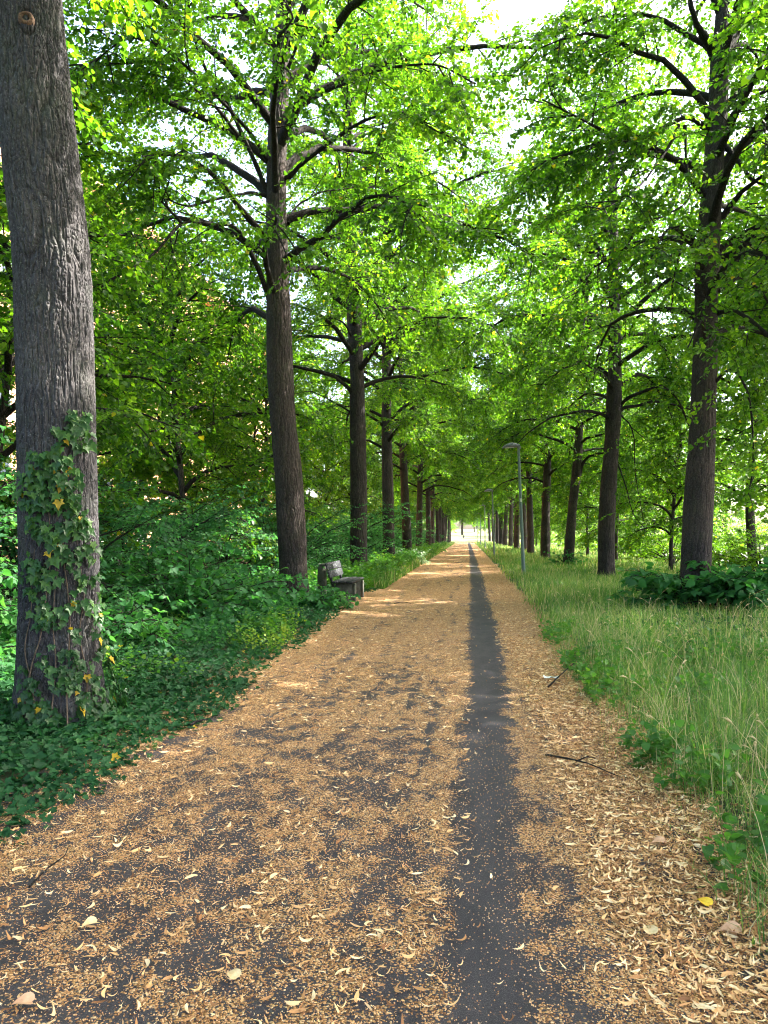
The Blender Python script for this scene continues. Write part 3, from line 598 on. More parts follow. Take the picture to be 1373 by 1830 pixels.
# the sawn knot
kn = at(75, 72, Y1); tc = spline(np.array(P1), 60); ic = np.argmin(np.abs(tc[:, 2] - kn[2])); kc = tc[ic]; kr = np.interp(ic, np.linspace(0, 59, len(rd1)), rd1)
dv = unit(np.array([kn[0] - kc[0] + .02, -kr * .92, 0])); kp = kc + dv * (kr + .004); kp[2] = kn[2]
mb = MB(); a = np.arange(28) * 2 * math.pi / 28; sx = unit(np.cross(dv, [0, 0, 1.0])); up_ = np.array([0, 0, 1.0]); rings = []
for rr, dp in ((.066, -.03), (.056, .026), (.044, .042), (.034, .036), (.027, .012), (.020, -.01), (.002, -.018)):
    rings.append(kp + dv * dp + (np.cos(a)[:, None] * sx + np.sin(a)[:, None] * up_ * .95) * rr * (1 + .08 * np.sin(a * 3 + 1))[:, None])
n_ = len(rings); idx = np.arange(n_ * 28).reshape(n_, 28)
M['knot'] = simple_mat('dead_knot_wood', (.07, .04, .03), (.24, .15, .10), 60, .9, .004)
mesh_np('knot', np.concatenate(rings) - b1, np.stack([idx[:-1], np.roll(idx, -1, 1)[:-1], np.roll(idx, -1, 1)[1:], idx[1:]], -1).reshape(-1, 4), M['knot'], t1, smooth=True)

# climbing ivy on T1
rng = np.random.default_rng(31)
bands = [(742, 775, 118, 150, 10), (775, 815, 92, 150, 16), (815, 850, 62, 138, 24), (850, 905, 46, 138, 52), (905, 960, 60, 150, 50), (960, 1000, 60, 162, 34), (1000, 1060, 52, 172, 50), (1060, 1110, 66, 176, 38), (1110, 1170, 70, 182, 46), (1170, 1235, 50, 200, 95), (1235, 1300, 28, 215, 150)]
PP, AA, NN, SS, TT = [], [], [], [], []
tcx = spline(np.column_stack([np.array(P1), rd1]), 400)
def on_trunk(px, py, off):
    p = at(px, py, Y1); i = np.argmin(np.abs(tcx[:, 2] - p[2])); c, r = tcx[i, :3], tcx[i, 3] * (1 + .36 * math.exp(-max(0, p[2]) / .28) + .08 * math.exp(-max(0, p[2]) / .45))
    vd = unit(np.array([c[0], c[1], 0.0])); rt = np.array([vd[1], -vd[0], 0.0]); s = np.clip(((p - c) @ rt) / r, -1.25, 1.25)
    if abs(s) < .97: nrm = rt * s - vd * math.sqrt(1 - s * s)
    else: nrm = rt * np.sign(s)
    q = c + nrm * (r + off) + (rt * (s - np.sign(s)) * r if abs(s) > .97 else 0); q[2] = p[2]; return q, nrm
for (ya_, yb_, xa_, xb_, n) in bands:
    for _ in range(int(n * 3.5)):
        px_, py_ = rng.uniform(xa_, xb_), rng.uniform(ya_, yb_)
        if vnoise(P3(px_ / 16, py_ / 22, 3))[()] < (.36 if py_ > 960 else .22): continue
        q, nr = on_trunk(px_, py_, rng.uniform(.015, .075)); PP.append(q); NN.append(nr + rng.normal(0, .33, 3) + np.array([0, 0, .35])); AA.append(np.array([rng.normal(0, .55), rng.normal(0, .3), -1]) + nr * .35)
        SS.append((.036 + .055 * rng.random() ** 1.4) * (1 if py_ < 1080 else .85)); TT.append(.99 if rng.random() < .012 else np.clip(rng.random() * .8 + .1 - .25 * (py_ > 1100), 0, .95))
iv = empty('climbing_ivy', tuple(b1 + np.array([0.25, -.36, .08])), 'ivy with broad lobed leaves climbing the thick left linden trunk', 'ivy'); io = np.array(iv.location)
leaf_obj('foliage', (np.array(PP) - io, np.array(AA), np.array(NN), np.array(SS), np.array(TT)), G['vine'], iv, TI)
st = []
for path in ([(70, 1290), (62, 1210), (50, 1150), (60, 1090), (62, 1030), (66, 980)], [(45, 1270), (60, 1180), (75, 1130), (82, 1080), (90, 1020), (92, 960), (88, 900), (90, 830)], [(120, 1290), (118, 1200), (124, 1120), (120, 1050), (112, 980), (118, 900), (108, 850), (118, 800), (132, 750)], [(150, 1290), (152, 1200), (140, 1130), (148, 1060), (140, 1000), (130, 930)], [(90, 1280), (100, 1180), (96, 1100), (104, 1000)]):
    st.append(spline([on_trunk(x, y, .012)[0] - io for x, y in path], 26))
v, f = tube_batch(np.array(st), np.linspace(.007, .002, 26)[None].repeat(len(st), 0), 6)
M['vine'] = simple_mat('vine_stem', (.07, .05, .035), (.15, .11, .08), 20, .85, .002); mesh_np('stems', v, f, M['vine'], iv, smooth=True)

# T2..T4 and R1..R3: trunks and main limbs as they stand
Y2 = float(dist_for(526, -3.85)); Y3 = float(dist_for(641, -3.85)); Y4 = float(dist_for(696, -3.85))
t2 = avenue_tree([(527, 1085, 54), (526, 1050, 50), (522, 960, 51), (517, 860, 50), (507, 760, 47), (501, 660, 47), (498, 550, 43), (494, 350, 37), (496, 250, 36), (502, 130, 32), (508, 0, 27)], Y2,
    'tall dark linden trunk standing between the ivy-clad trunk and the bench', LEFT, 12, H=21, z0=6.4, Rc=6.5, bare=3.0, reach=lambda az, z: 1.12 if math.cos(az) > .3 else 1, nl=30, k=128, leaf=.092, trunk_kw=dict(mat=M['bark_mid'], cell=.07, dz=.03, amp=.014, flare=.12),
    hero=[([(478, 345, Y2), (455, 290, Y2 - .3), (415, 200, Y2 - .8), (370, 125, Y2 - 1.4), (345, 60, Y2 - 2), (335, -20, Y2 - 2.4)], 0.061),
          ([(430, 250, Y2 - .5), (395, 205, Y2 - 1.2), (360, 170, Y2 - 1.8), (310, 130, Y2 - 2.6), (270, 115, Y2 - 3), (120, 118, Y2 - 4)], 0.043),
          ([(478, 350, Y2), (440, 348, Y2 - .6), (385, 356, Y2 - 1.4), (330, 368, Y2 - 2.2), (280, 345, Y2 - 2.8)], 0.045),
          ([(490, 560, Y2), (462, 480, Y2 - .3), (425, 408, Y2 - .9), (380, 398, Y2 - 1.5), (325, 400, Y2 - 2.2), (270, 460, Y2 - 3), (170, 515, Y2 - 4)], 0.058),
          ([(325, 400, Y2 - 2.2), (290, 360, Y2 - 2.6), (280, 310, Y2 - 2.8), (225, 290, Y2 - 3.2)], 0.029),
          ([(512, 320, Y2), (550, 285, Y2 - .4), (595, 250, Y2 - 1), (650, 215, Y2 - 1.8), (720, 205, Y2 - 2.4), (800, 240, Y2 - 3)], 0.054),
          ([(512, 205, Y2), (555, 170, Y2 - .6), (620, 145, Y2 - 1.2), (690, 120, Y2 - 2), (780, 115, Y2 - 2.6), (850, 150, Y2 - 3)], 0.047),
          ([(515, 400, Y2), (530, 370, Y2 + .5), (575, 345, Y2 + 1), (620, 340, Y2 + 1.4), (680, 330, Y2 + 1.6)], 0.032),
          ([(480, 290, Y2), (440, 230, Y2 - 1.5), (330, 120, Y2 - 3.2), (250, 70, Y2 - 3.6), (190, 90, Y2 - 3.8), (125, 170, Y2 - 4)], 0.040),
          ([(512, 130, Y2), (540, 60, Y2 - .6), (590, 0, Y2 - 1), (640, -60, Y2 - 1.4)], 0.043)])
t3 = avenue_tree([(641, 1045, 33), (641, 1000, 31), (641, 860, 30), (639, 740, 28), (638, 660, 25), (632, 550, 26), (628, 450, 24), (622, 300, 20), (622, 200, 18), (620, 60, 15)], Y3,
    'linden right behind the bench, slender ivy wisps at its foot', LEFT, 13, H=20.5, z0=6.0, Rc=6.5, bare=2.7, reach=lambda az, z: 1.15 if math.cos(az) > .3 else 1, nl=30, k=56, leaf=.095, trunk_kw=dict(dz=.05, amp=.014, flare=.1),
    hero=[([(622, 425, Y3), (605, 370, Y3 - .4), (583, 315, Y3 - .8), (560, 290, Y3 - 1), (520, 300, Y3 - 1.5)], 0.068),
          ([(632, 740, Y3), (600, 720, Y3 - .5), (560, 702, Y3 - 1.2), (525, 706, Y3 - 1.8)], 0.032),
          ([(630, 395, Y3), (650, 350, Y3 - .3), (672, 320, Y3 - .8), (720, 300, Y3 - 1.5)], 0.043),
          ([(640, 500, Y3), (670, 470, Y3 - .5), (710, 455, Y3 - 1), (760, 480, Y3 - 2)], 0.043),
          ([(632, 610, Y3), (610, 575, Y3 - .8), (570, 570, Y3 - 1.6), (530, 600, Y3 - 2.4)], 0.036)])
t4 = avenue_tree([(696, 1010, 22), (695, 960, 21), (693, 860, 20), (691, 760, 18), (691, 650, 17), (690, 500, 15), (688, 350, 13)], Y4,
    'straight linden trunk next beyond the one behind the bench', LEFT, 14, H=20, z0=5.6, Rc=6.5, reach=lambda az, z: 1.1 if math.cos(az) > .3 else 1, nl=28, k=40, leaf=.10, trunk_kw=dict(dz=.08, amp=.012, flare=.1),
    hero=[([(693, 560, Y4), (715, 540, Y4 - .5), (750, 560, Y4 - 1), (790, 600, Y4 - 2)], .06), ([(690, 700, Y4), (712, 690, Y4 - .5), (760, 700, Y4 - 1)], .05)])
YR1 = float(dist_for(1243, 5.0)); YR2 = float(dist_for(1083, 5.1)); YR3 = float(dist_for(1012, 5.1))
def r1_reach(az, z): return .98 if math.cos(az) < -.2 and z > 9 else (1.0 if math.cos(az) > 0 else .95)
r1 = avenue_tree([(1243, 1100, 56), (1242, 1040, 52), (1249, 900, 51), (1256, 760, 44), (1261, 600, 41), (1262, 540, 39), (1265, 455, 42), (1275, 300, 35), (1283, 200, 34), (1286, 110, 31), (1290, 0, 20)], YR1,
    'dark linden trunk on the right with a big-leaved bush round its foot', RIGHT, 15, H=18.5, z0=5.6, Rc=5.6, bare=2.8, nl=25, k=128, leaf=.098, reach=r1_reach, low_droop=R(-55), trunk_kw=dict(mat=M['bark_mid'], cell=.07, dz=.03, amp=.015, flare=.12),
    hero=[([(1278, 100, YR1), (1250, 55, YR1 - .4), (1232, 20, YR1 - .7), (1215, -60, YR1 - 1)], .10), ([(1292, 100, YR1), (1315, 60, YR1 + .3), (1335, 25, YR1 + .3), (1350, -30, YR1 + .3)], .12),
          ([(1268, 235, YR1), (1235, 212, YR1 - .4), (1205, 220, YR1 - .8), (1150, 243, YR1 - 1.2), (1100, 246, YR1 - 1.6), (1040, 215, YR1 - 2.2), (970, 180, YR1 - 2.6)], .062),
          ([(1212, 225, YR1 - .6), (1196, 260, YR1 - .9), (1170, 300, YR1 - 1.4), (1120, 350, YR1 - 2), (1060, 380, YR1 - 2.6)], .035),
          ([(1224, 225, YR1 - .5), (1226, 290, YR1 - .7), (1232, 355, YR1 - .9), (1190, 385, YR1 - 1.3), (1150, 410, YR1 - 1.6)], .030),
          ([(1298, 190, YR1), (1325, 168, YR1 + .3), (1373, 155, YR1 + .8), (1440, 170, YR1 + 1.2)], .05), ([(1297, 225, YR1), (1325, 190, YR1 - .5), (1380, 165, YR1 - 1), (1460, 160, YR1 - 1.6)], .062),
          ([(1296, 262, YR1), (1325, 300, YR1 - .4), (1350, 325, YR1 - .8), (1400, 340, YR1 - 1.2)], .055), ([(1288, 390, YR1), (1320, 350, YR1 - .3), (1370, 315, YR1 - .8), (1450, 300, YR1 - 1.2)], .075),
          ([(1284, 465, YR1), (1320, 450, YR1 - .4), (1373, 408, YR1 - .8), (1460, 380, YR1 - 1.4)], .085), ([(1282, 455, YR1), (1300, 442, YR1 + .3), (1340, 440, YR1 + .6), (1390, 480, YR1 + 1)], .05),
          ([(1256, 470, YR1), (1237, 425, YR1 - .3), (1224, 420, YR1 - .5), (1214, 452, YR1 - .8), (1175, 468, YR1 - 1.3), (1137, 480, YR1 - 1.8)], .060),
          ([(1214, 452, YR1 - .8), (1208, 500, YR1 - 1), (1206, 560, YR1 - 1.1)], .030),
          ([(1280, 560, YR1), (1320, 560, YR1 - 1), (1380, 620, YR1 - 2), (1400, 760, YR1 - 2.4), (1390, 880, YR1 - 2.6)], .05), ([(1272, 690, YR1), (1310, 660, YR1 - .6), (1340, 700, YR1 - 1.4), (1352, 800, YR1 - 1.8), (1340, 900, YR1 - 2)], .035),
          ([(1284, 520, YR1), (1330, 500, YR1 + 1), (1380, 560, YR1 + 2), (1392, 700, YR1 + 2.4)], .04)])
r2 = avenue_tree([(1083, 1045, 33), (1083, 1035, 30), (1086, 900, 29), (1093, 800, 26), (1097, 730, 28), (1099, 640, 22), (1098, 560, 20), (1096, 420, 17), (1094, 250, 14)], YR2,
    'linden with a kinked limb arching right, beside the near lamp post', RIGHT, 16, H=20, z0=5.6, Rc=6.1, bare=2.6, reach=lambda az, z: .95 if math.cos(az) < -.3 else 1, nl=28, k=56, leaf=.10, low_droop=R(-50), trunk_kw=dict(dz=.05, amp=.014, flare=.1),
    hero=[([(1103, 735, YR2), (1120, 712, YR2 - .2), (1150, 700, YR2 - .5), (1185, 692, YR2 - .8), (1215, 725, YR2 - 1.2), (1235, 780, YR2 - 1.4)], .075), ([(1105, 620, YR2), (1125, 590, YR2 - .3), (1145, 562, YR2 - .6), (1185, 580, YR2 - 1)], .06),
          ([(1110, 742, YR2), (1128, 770, YR2 - .3), (1134, 850, YR2 - .5), (1150, 930, YR2 - .6)], .03), ([(1105, 830, YR2), (1120, 870, YR2 - .4), (1135, 920, YR2 - .6), (1160, 950, YR2 - .8)], .03), ([(1092, 600, YR2), (1060, 560, YR2 - 1), (1010, 560, YR2 - 2), (960, 600, YR2 - 3)], .05)])
r3 = avenue_tree([(1016, 1015, 22), (1017, 990, 19), (1024, 900, 16), (1031, 840, 17), (1036, 760, 13), (1040, 700, 11), (1046, 560, 9)], YR3,
    'leaning linden with an arched limb, third on the right beyond the bush', RIGHT, 17, H=19, z0=5.6, Rc=6.2, reach=lambda az, z: 1.0 if math.cos(az) < -.3 else 1, nl=28, k=40, leaf=.105, low_droop=R(-45), trunk_kw=dict(dz=.08, amp=.012, flare=.1),
    hero=[([(1035, 850, YR3), (1046, 822, YR3 - .2), (1062, 812, YR3 - .4), (1085, 810, YR3 - .6), (1110, 830, YR3 - 1)], .09)])

# three grown models, then copies of each with its parts for the rest of both rows
mods = []
ORD = ['fourth', 'fifth', 'sixth', 'seventh', 'eighth', 'ninth', 'tenth', 'eleventh', 'twelfth', 'thirteenth', 'fourteenth', 'fifteenth', 'sixteenth', 'seventeenth']
def model(seed, x, y, H, lean, z0, label, group, rr=.30, **kw):
    t = empty('linden_tree', (x, y, float(gz(x, y)) - .05), label, 'tree', group)
    linden(t, seed, [(0, 0, 0), (.02, 0, 1.5), (lean[0] * .4, lean[1] * .4, 4), (lean[0], lean[1], 7.5), (lean[0] * 1.2, lean[1] * 1.1, 11)], [rr * 1.05, rr, rr * .9, rr * .78, rr * .62], H, z0=z0, trunk_kw=dict(dz=.12, amp=.012, flare=.12), k=28, **kw); return t
lx = [(727, -3.85), (750, -3.85), (764, -3.9), (776, -3.9)]
left_more = [float(dist_for(727, -3.85)), float(dist_for(750, -3.85)), float(dist_for(765, -3.85)), float(dist_for(775, -3.85))]
y = left_more[-1]
while y < 160: y += 10.8; left_more.append(y)
right_more = []; y = YR3
while y < 160: y += 10.6; right_more.append(y)
A_ = model(101, -3.85, left_more[0], 19, (-.25, .1), 5.4, 'fifth linden of the left row, counting away from the ivy-clad trunk', LEFT, Rc=6.6, nl=28, leaf=.112, dens=1.0, low_droop=R(-42))
B_ = model(102, 5.1, right_more[0], 18.5, (.25, .1), 5.0, 'fourth linden of the right row, counting away from the big-leaved bush', RIGHT, Rc=6.6, nl=28, leaf=.112, dens=1.0, low_droop=R(-48))
C_t = model(103, -3.9, left_more[1], 18.5, (.15, -.15), 5.0, 'sixth linden of the left row, counting away from the ivy-clad trunk', LEFT, rr=.27, Rc=6.6, nl=28, leaf=.112, dens=1.0, low_droop=R(-45))
rng = np.random.default_rng(55); mods = [A_, B_, C_t]
for i, yy in enumerate(left_more[2:]):
    x = -3.88 + rng.normal(0, .12)
    lab = '%s linden of the left row, counting away from the ivy-clad trunk' % ORD[3 + i] if i < 7 else 'far linden of the left row, one of several closing up near the bright end'
    copy_tree(mods[i % 3], (x, yy, float(gz(x, yy)) - .05), rng.uniform(0, 6.28), lab, LEFT if i < 7 else 'farthest lindens of the left row', (rng.uniform(.9, 1.08),) * 2 + (rng.uniform(.92, 1.08),))
for i, yy in enumerate(right_more[1:]):
    x = 5.1 + rng.normal(0, .2)
    lab = '%s linden of the right row, counting away from the big-leaved bush' % ORD[1 + i] if i < 7 else 'far linden of the right row, one of several closing up near the bright end'
    copy_tree(mods[(i + 2) % 3], (x, yy, float(gz(x, yy)) - .05), rng.uniform(0, 6.28), lab, RIGHT if i < 7 else 'farthest lindens of the right row', (rng.uniform(.9, 1.1),) * 2 + (rng.uniform(.92, 1.08),))
# the linden just outside the right edge, whose drooping twigs hang into the top right corner
copy_tree(mods[1], (7.9, 3.6, float(gz(7.9, 3.6)) - .05), 1.3, 'big dark leaves hanging into the top right corner from a near linden', RIGHT, (1, 1, .95))

for x, y, l in ((5.1, -6, 'linden of the right row standing behind the viewer'), (-3.9, -5, 'linden of the left row standing behind the viewer'), (11.9, 9.2, 'added park linden out of the picture to the right, keeping sun off the path'), (13.2, 16.5, 'park linden added beyond the right edge to block sun, its crown reaching in behind the bush'), (13.5, 27.5, 'park linden added behind the dark right trunk to block sun')):  # rows continued unseen; the park lindens are added to keep sun off the path
    copy_tree(mods[2 if x > 0 else 0], (x, y, 0), x, l, 'lindens round the viewer' if y < 10 else 'added park lindens right of the right row')

# ------------------------------------------------------------------ woodland behind the left row, park trees behind the right
U1 = empty('young_tree', (-8.6, 12.5, 0), 'young tree filling the gap right of the ivy-clad trunk, twigs over the shrubs', 'tree', 'young trees behind the left row')
linden(U1, 201, [(0, 0, 0), (.1, 0, 2), (.3, .2, 5)], [.10, .085, .06], 10.5, z0=1.6, Rc=3.6, nl=26, leaf=.10, k=14, dens=.95, lmat='linden', bare=.5, nmul=1.0, trunk_kw=dict(dz=.2, amp=.003, flare=.1))
U2 = empty('maple_tree', (-12.5, 22, 0), 'bright yellow-green maple in front of the orange building', 'tree', 'sunlit trees before the orange building')
linden(U2, 202, [(0, 0, 0), (.1, .1, 3), (-.1, .3, 6)], [.18, .15, .11], 14, z0=2.2, Rc=4.6, nl=28, leaf=.13, k=16, dens=.85, lmat='bright', bare=.8, nmul=1.0, trunk_kw=dict(dz=.25, amp=.004, flare=.1))
rng = np.random.default_rng(77)
ul = [(-10.4, 9.5, 'young tree behind the dark shrubs right of the ivy-clad trunk'), (-10.8, 25.5, 'young tree in front of the orange building left of the bench'), (-10.5, 37, 'young tree in front of the orange building right of the bench'), (-9.2, 6.0, 'young tree showing left of the ivy-clad trunk, thin dark stems'), (-8.0, 20.5, 'young tree behind the trunk that stands before the bench'), (-8.4, 30, 'young tree behind the linden at the bench'),
      (-8.2, 42, 'young tree showing between the third and fourth left lindens'), (-8.6, 55, 'young tree showing between the fourth and fifth left lindens'), (-8.2, 72, 'young tree behind the sixth left linden'), (-8.5, 94, 'young tree far along behind the left row'), (-8.5, 122, 'young tree at the far end behind the left row')]
for x, y, l in ul: copy_tree(U1, (x, y, 0), rng.uniform(0, 6.28), l, 'young trees behind the left row', (rng.uniform(.9, 1.15),) * 3)
um = [(-14.5, 12, 'bright maple glimpsed at the left edge beyond the ivy-clad trunk'), (-13, 34, 'bright maple behind the trunk before the bench'), (-12.5, 48, 'bright maple between the trunks at the bench'), (-12.5, 66, 'bright maple seen past the fourth left linden'), (-12.5, 88, 'bright maple seen past the fifth left linden'), (-12, 118, 'bright maple far behind the left row')]
for x, y, l in um: copy_tree(U2, (x, y, 0), rng.uniform(0, 6.28), l, 'sunlit trees before the orange building', (rng.uniform(.85, 1.1),) * 3)
ur = [(8.9, 34, U1, 'shaded young tree right of the linden with the kinked limb'), (8.7, 45, U1, 'shaded young tree left of the linden with the kinked limb'), (8.8, 56, U1, 'shaded young tree right of the leaning linden'), (8.6, 67, U1, 'shaded young tree left of the leaning linden'), (8.6, 80, U1, 'shaded young tree behind the fifth right linden'), (8.6, 95, U1, 'shaded young tree behind the sixth right linden'), (8.4, 112, U1, 'shaded young tree behind the seventh right linden'), (8.2, 135, U1, 'farthest shaded young tree behind the right row'), (11.2, 21, U2, 'bright tree at the right edge beyond the big-leaved bush'), (12, 33, U2, 'bright tree just right of the dark right trunk'), (10.6, 40, U1, 'bright drooping tree between the first two right trunks'), (12, 50, U2, 'bright tree seen past the linden with the kinked limb'), (11, 62, U1, 'bright tree left of the linden with the kinked limb'),
      (12, 76, U2, 'bright tree behind the leaning right linden'), (11.5, 96, U2, 'bright tree behind the fourth right linden'), (12, 122, U2, 'bright tree behind the far right trunks'), (27, 38, U2, 'tree across the pale street at the right edge'), (28, 58, U2, 'tree across the pale street behind the dark right trunk'), (27, 82, U2, 'tree across the pale street, middle of three'), (27, 112, U2, 'tree across the pale street, farthest')]
for x, y, mdl, l in ur: copy_tree(mdl, (x, y, 0), rng.uniform(0, 6.28), l, 'sunlit trees behind the right row', (rng.uniform(.85, 1.15),) * 3)
for i, (x, y) in enumerate([(-6.5, 186), (6.5, 183), (-1.5, 232), (-10, 215), (9, 222), (17, 208), (-18, 208), (2.5, 262), (-22, 310), (-9, 335), (4, 320), (17, 305), (30, 330), (-36, 320), (44, 315), (11, 345)]):
    copy_tree([U2, U2, A_][i % 3], (x, y, float(terrain(x, y))), i * 1.1, 'hazy green tree on the rise closing the far end of the path', 'trees at the far end', (1.2, 1.2, .95))

# ------------------------------------------------------------------ shrubs
def sh(name, x, y, label, group=None, **kw):
    o = empty(name, (x, y, float(gz(x, y))), label, 'shrub', group); shrub(o, **kw); return o
S1 = sh('shrub', -7.2, 11.5, 'dense dark shrub right of the ivy-clad trunk', 'dark shrubs behind the left row', seed=301, r=2.0, h=3.3, stems=26, leaf=.075, step=.05, dens=1.0)
S2 = sh('shrub', -7.4, 15.8, 'dense dark shrub left of the second trunk', 'dark shrubs behind the left row', seed=302, r=2.2, h=3.8, stems=26, leaf=.07, step=.05, dens=1.0)
sl = [(-7.4, 7.6, 'dark shrub directly behind the ivy-clad trunk'), (-8.2, 3.9, 'dark shrub at the left edge of the picture'), (-6.6, 20.0, 'dark shrub behind the concrete post'), (-6.2, 24.2, 'dark shrub left of the linden behind the bench'), (-6.2, 29.5, 'dark shrub right of the linden behind the bench'), (-10.2, 9.8, 'taller shrub behind the near dark shrubs'), (-10.4, 18, 'taller shrub behind the second trunk'),
      (-6.4, 35, 'shrub beside the third trunk from the front'), (-6.4, 41, 'shrub beyond the fourth left linden'), (-6.2, 48, 'shrub behind the fifth left linden'), (-6.2, 57, 'shrub behind the sixth left linden'), (-6.2, 68, 'shrub behind the seventh left linden'), (-6.2, 82, 'shrub behind the eighth left linden'), (-6.2, 98, 'shrub farther along behind the left row'), (-6, 118, 'far shrub behind the left row'), (-6, 140, 'farthest shrub behind the left row')]
rng = np.random.default_rng(88)
for i, (x, y, l) in enumerate(sl):
    s_ = rng.uniform(.9, 1.15); copy_tree([S1, S2][i % 2], (x, y, .05), rng.uniform(0, 6.28), l, 'dark shrubs behind the left row', (s_, s_, s_ * (1.25 if x < -10 else 1)))
sh('shrub', -4.9, 12.6, 'waist-high broad-leaved bush between the two near left trunks', seed=303, r=1.7, h=1.6, stems=44, leaf=.105, step=.07, mat='basal', tmpl=TH, erect=(25, 80), dens=.9, twl=.45)
b5 = sh('shrub', -4.9, 9.3, 'low broad-leaved bush just right of the ivy-clad trunk', seed=312, r=1.2, h=1.0, stems=34, leaf=.10, step=.07, mat='basal', tmpl=TH, erect=(25, 80), dens=.9, twl=.4)
sh('shrub', -4.7, 16.4, 'leafy bush directly left of the trunk before the bench', seed=313, r=1.0, h=1.3, stems=30, leaf=.10, step=.07, mat='basal', tmpl=TH, erect=(25, 80), dens=.9, twl=.4)
sh('shrub', -5.9, 6.9, 'broad-leaved bush showing either side of the ivy-clad trunk', seed=304, r=1.3, h=1.9, stems=26, leaf=.10, step=.07, mat='basal', tmpl=TH, erect=(35, 82), dens=.85, twl=.45)
bs = ground_at(560, 1092); sh('basal_shoots', bs[0] - .05, bs[1] + .1, 'low leafy shoots at the foot of the trunk before the bench', seed=305, r=.75, h=.62, stems=30, leaf=.095, step=.06, mat='basal', tmpl=TH, erect=(15, 70), dens=1.1, twl=.32)
sh('shrub', 5.05, YR1 - .5, 'bush of large dark leaves round the foot of the right trunk', seed=306, r=1.55, h=1.05, stems=44, leaf=.17, step=.085, mat='basal', tmpl=TH, erect=(15, 75), dens=.85, twl=.42, njit=.35)
sh('shrub', 6.3, YR1 + .2, 'right-hand part of the large-leaved bushes, at the picture edge', seed=309, r=1.5, h=1.2, stems=34, leaf=.16, step=.09, mat='basal', tmpl=TH, erect=(15, 75), dens=.8, twl=.42, njit=.35)
sh('shrub', 5.0, YR3 - .4, 'small dark bush at the foot of the leaning right linden', seed=307, r=.9, h=.9, stems=20, leaf=.12, step=.08, mat='basal', erect=(15, 75), dens=.8)
yp = float(dist_for(742, -3.0)); sh('flowering_shrub', -3.25, yp - 2, 'pale whitish-flecked shrub on the left verge beyond the bench', seed=308, r=1.0, h=1.0, stems=26, leaf=.10, step=.07, mat='pale', erect=(25, 80))
S3 = sh('verge_bush', -3.2, 25.5, 'low green bush on the verge just beyond the bench', 'low bushes on the left verge', seed=310, r=.8, h=.75, stems=22, leaf=.09, step=.06, mat='weed', erect=(30, 80))
for x, y, l in ((-3.4, 30.5, 'low green bush before the pale flecked shrub'), (-3.3, 43, 'low green bush beyond the pale flecked shrub'), (-3.1, 54, 'low bush midway along the left verge'), (-3.1, 68, 'low bush far along the left verge'), (-3.0, 90, 'farthest low bush on the left verge')):
    copy_tree(S3, (x, y, .06), x * 7 + y, l, 'low bushes on the left verge', (1.1, 1.1, 1.15))

S4 = sh('sunlit_shrub', 11.6, 24, 'sunlit shrub at the right edge behind the big-leaved bush', 'sunlit shrubs along the street', seed=311, r=1.9, h=2.6, stems=24, leaf=.11, step=.08, mat='bright', dens=.85)
sl = [(11.4, 29.5, 'sunlit shrub just right of the dark right trunk'), (11.8, 36.5, 'sunlit shrub just left of the dark right trunk'), (11.2, 42, 'sunlit shrub midway between the two near right trunks'), (11.6, 49, 'sunlit shrub right of the linden with the kinked limb'), (11.2, 57, 'sunlit shrub behind the linden with the kinked limb'), (11.4, 66, 'sunlit shrub right of the leaning linden'), (11, 77, 'sunlit shrub behind the leaning linden'), (11.2, 90, 'sunlit shrub behind the fourth right linden'), (11, 106, 'sunlit shrub far along behind the right row'), (11, 128, 'farthest sunlit shrub behind the right row')]
for x, y, l in sl: s_ = rng.uniform(.8, 1.3); copy_tree(S4, (x + rng.normal(0, .5), y, .08), rng.uniform(0, 6.28), l, 'sunlit shrubs along the street', (s_, s_, s_))
sl = [(26.5, 30, 'shrub across the street at the right edge'), (27, 40, 'shrub across the street right of the dark trunk'), (26.5, 50, 'shrub across the street left of the dark trunk'), (27, 62, 'shrub across the street between the near right trunks'), (26.5, 76, 'shrub across the street beyond the kinked linden'), (27, 94, 'shrub across the street far off'), (27, 118, 'farthest shrub across the street')]
for x, y, l in sl: copy_tree(S4, (x, y, .08), rng.uniform(0, 6.28), l, 'shrubs across the street', (1.9, 1.9, 1.7))

# ------------------------------------------------------------------ bench and concrete post
M['wood'] = simple_mat('weathered_dark_wood', (.010, .011, .014), (.030, .031, .036), 5, .75, .003, stretch=(14, 1.2, 14))
M['wood_lichen'] = m = simple_mat('wood_with_lichen', (.010, .011, .014), (.028, .029, .035), 5, .75, .003, stretch=(14, 1.2, 14))
nt = m.node_tree; b = nt.nodes['Principled BSDF']; l0 = b.inputs[0].links[0].from_socket; nz = noise(nt, coords(nt, (1, 1, 1)), 42, 3, .6)
nt.links.new(mix(nt, ramp(nt, nz, [(.58, (0, 0, 0)), (.64, (1, 1, 1))]), l0, (.22, .24, .26)), b.inputs[0])
M['concrete'] = simple_mat('mossy_concrete', (.045, .050, .036), (.12, .12, .10), 6, .95, .006)
bb = ground_at(645, 1069); ang = R(0)
bench = empty('park_bench', (-3.0, bb[1] - .55, -.02), 'dark weathered slatted bench on two concrete feet at the path edge', 'bench')
for k, x_ in enumerate((-.16, 0, .16)):
    mb = MB(); mb.box((x_ + .06, .0, .475 + .006 * (k == 1)), (.135, 1.85, .045)); mb.build('seat_slat', M['wood'] if k else M['wood_lichen'], bench)
c, s = math.cos(R(-16)), math.sin(R(-16)); rt = [(c, 0, s), (0, 1, 0), (-s, 0, c)]
for k in range(2):
    mb = MB(); h_ = .64 + k * .175; mb.box((-.20 - .29 * (h_ - .5), 0, h_), (.04, 1.75, .168), rt); mb.build('backrest_slat', M['wood_lichen'], bench)
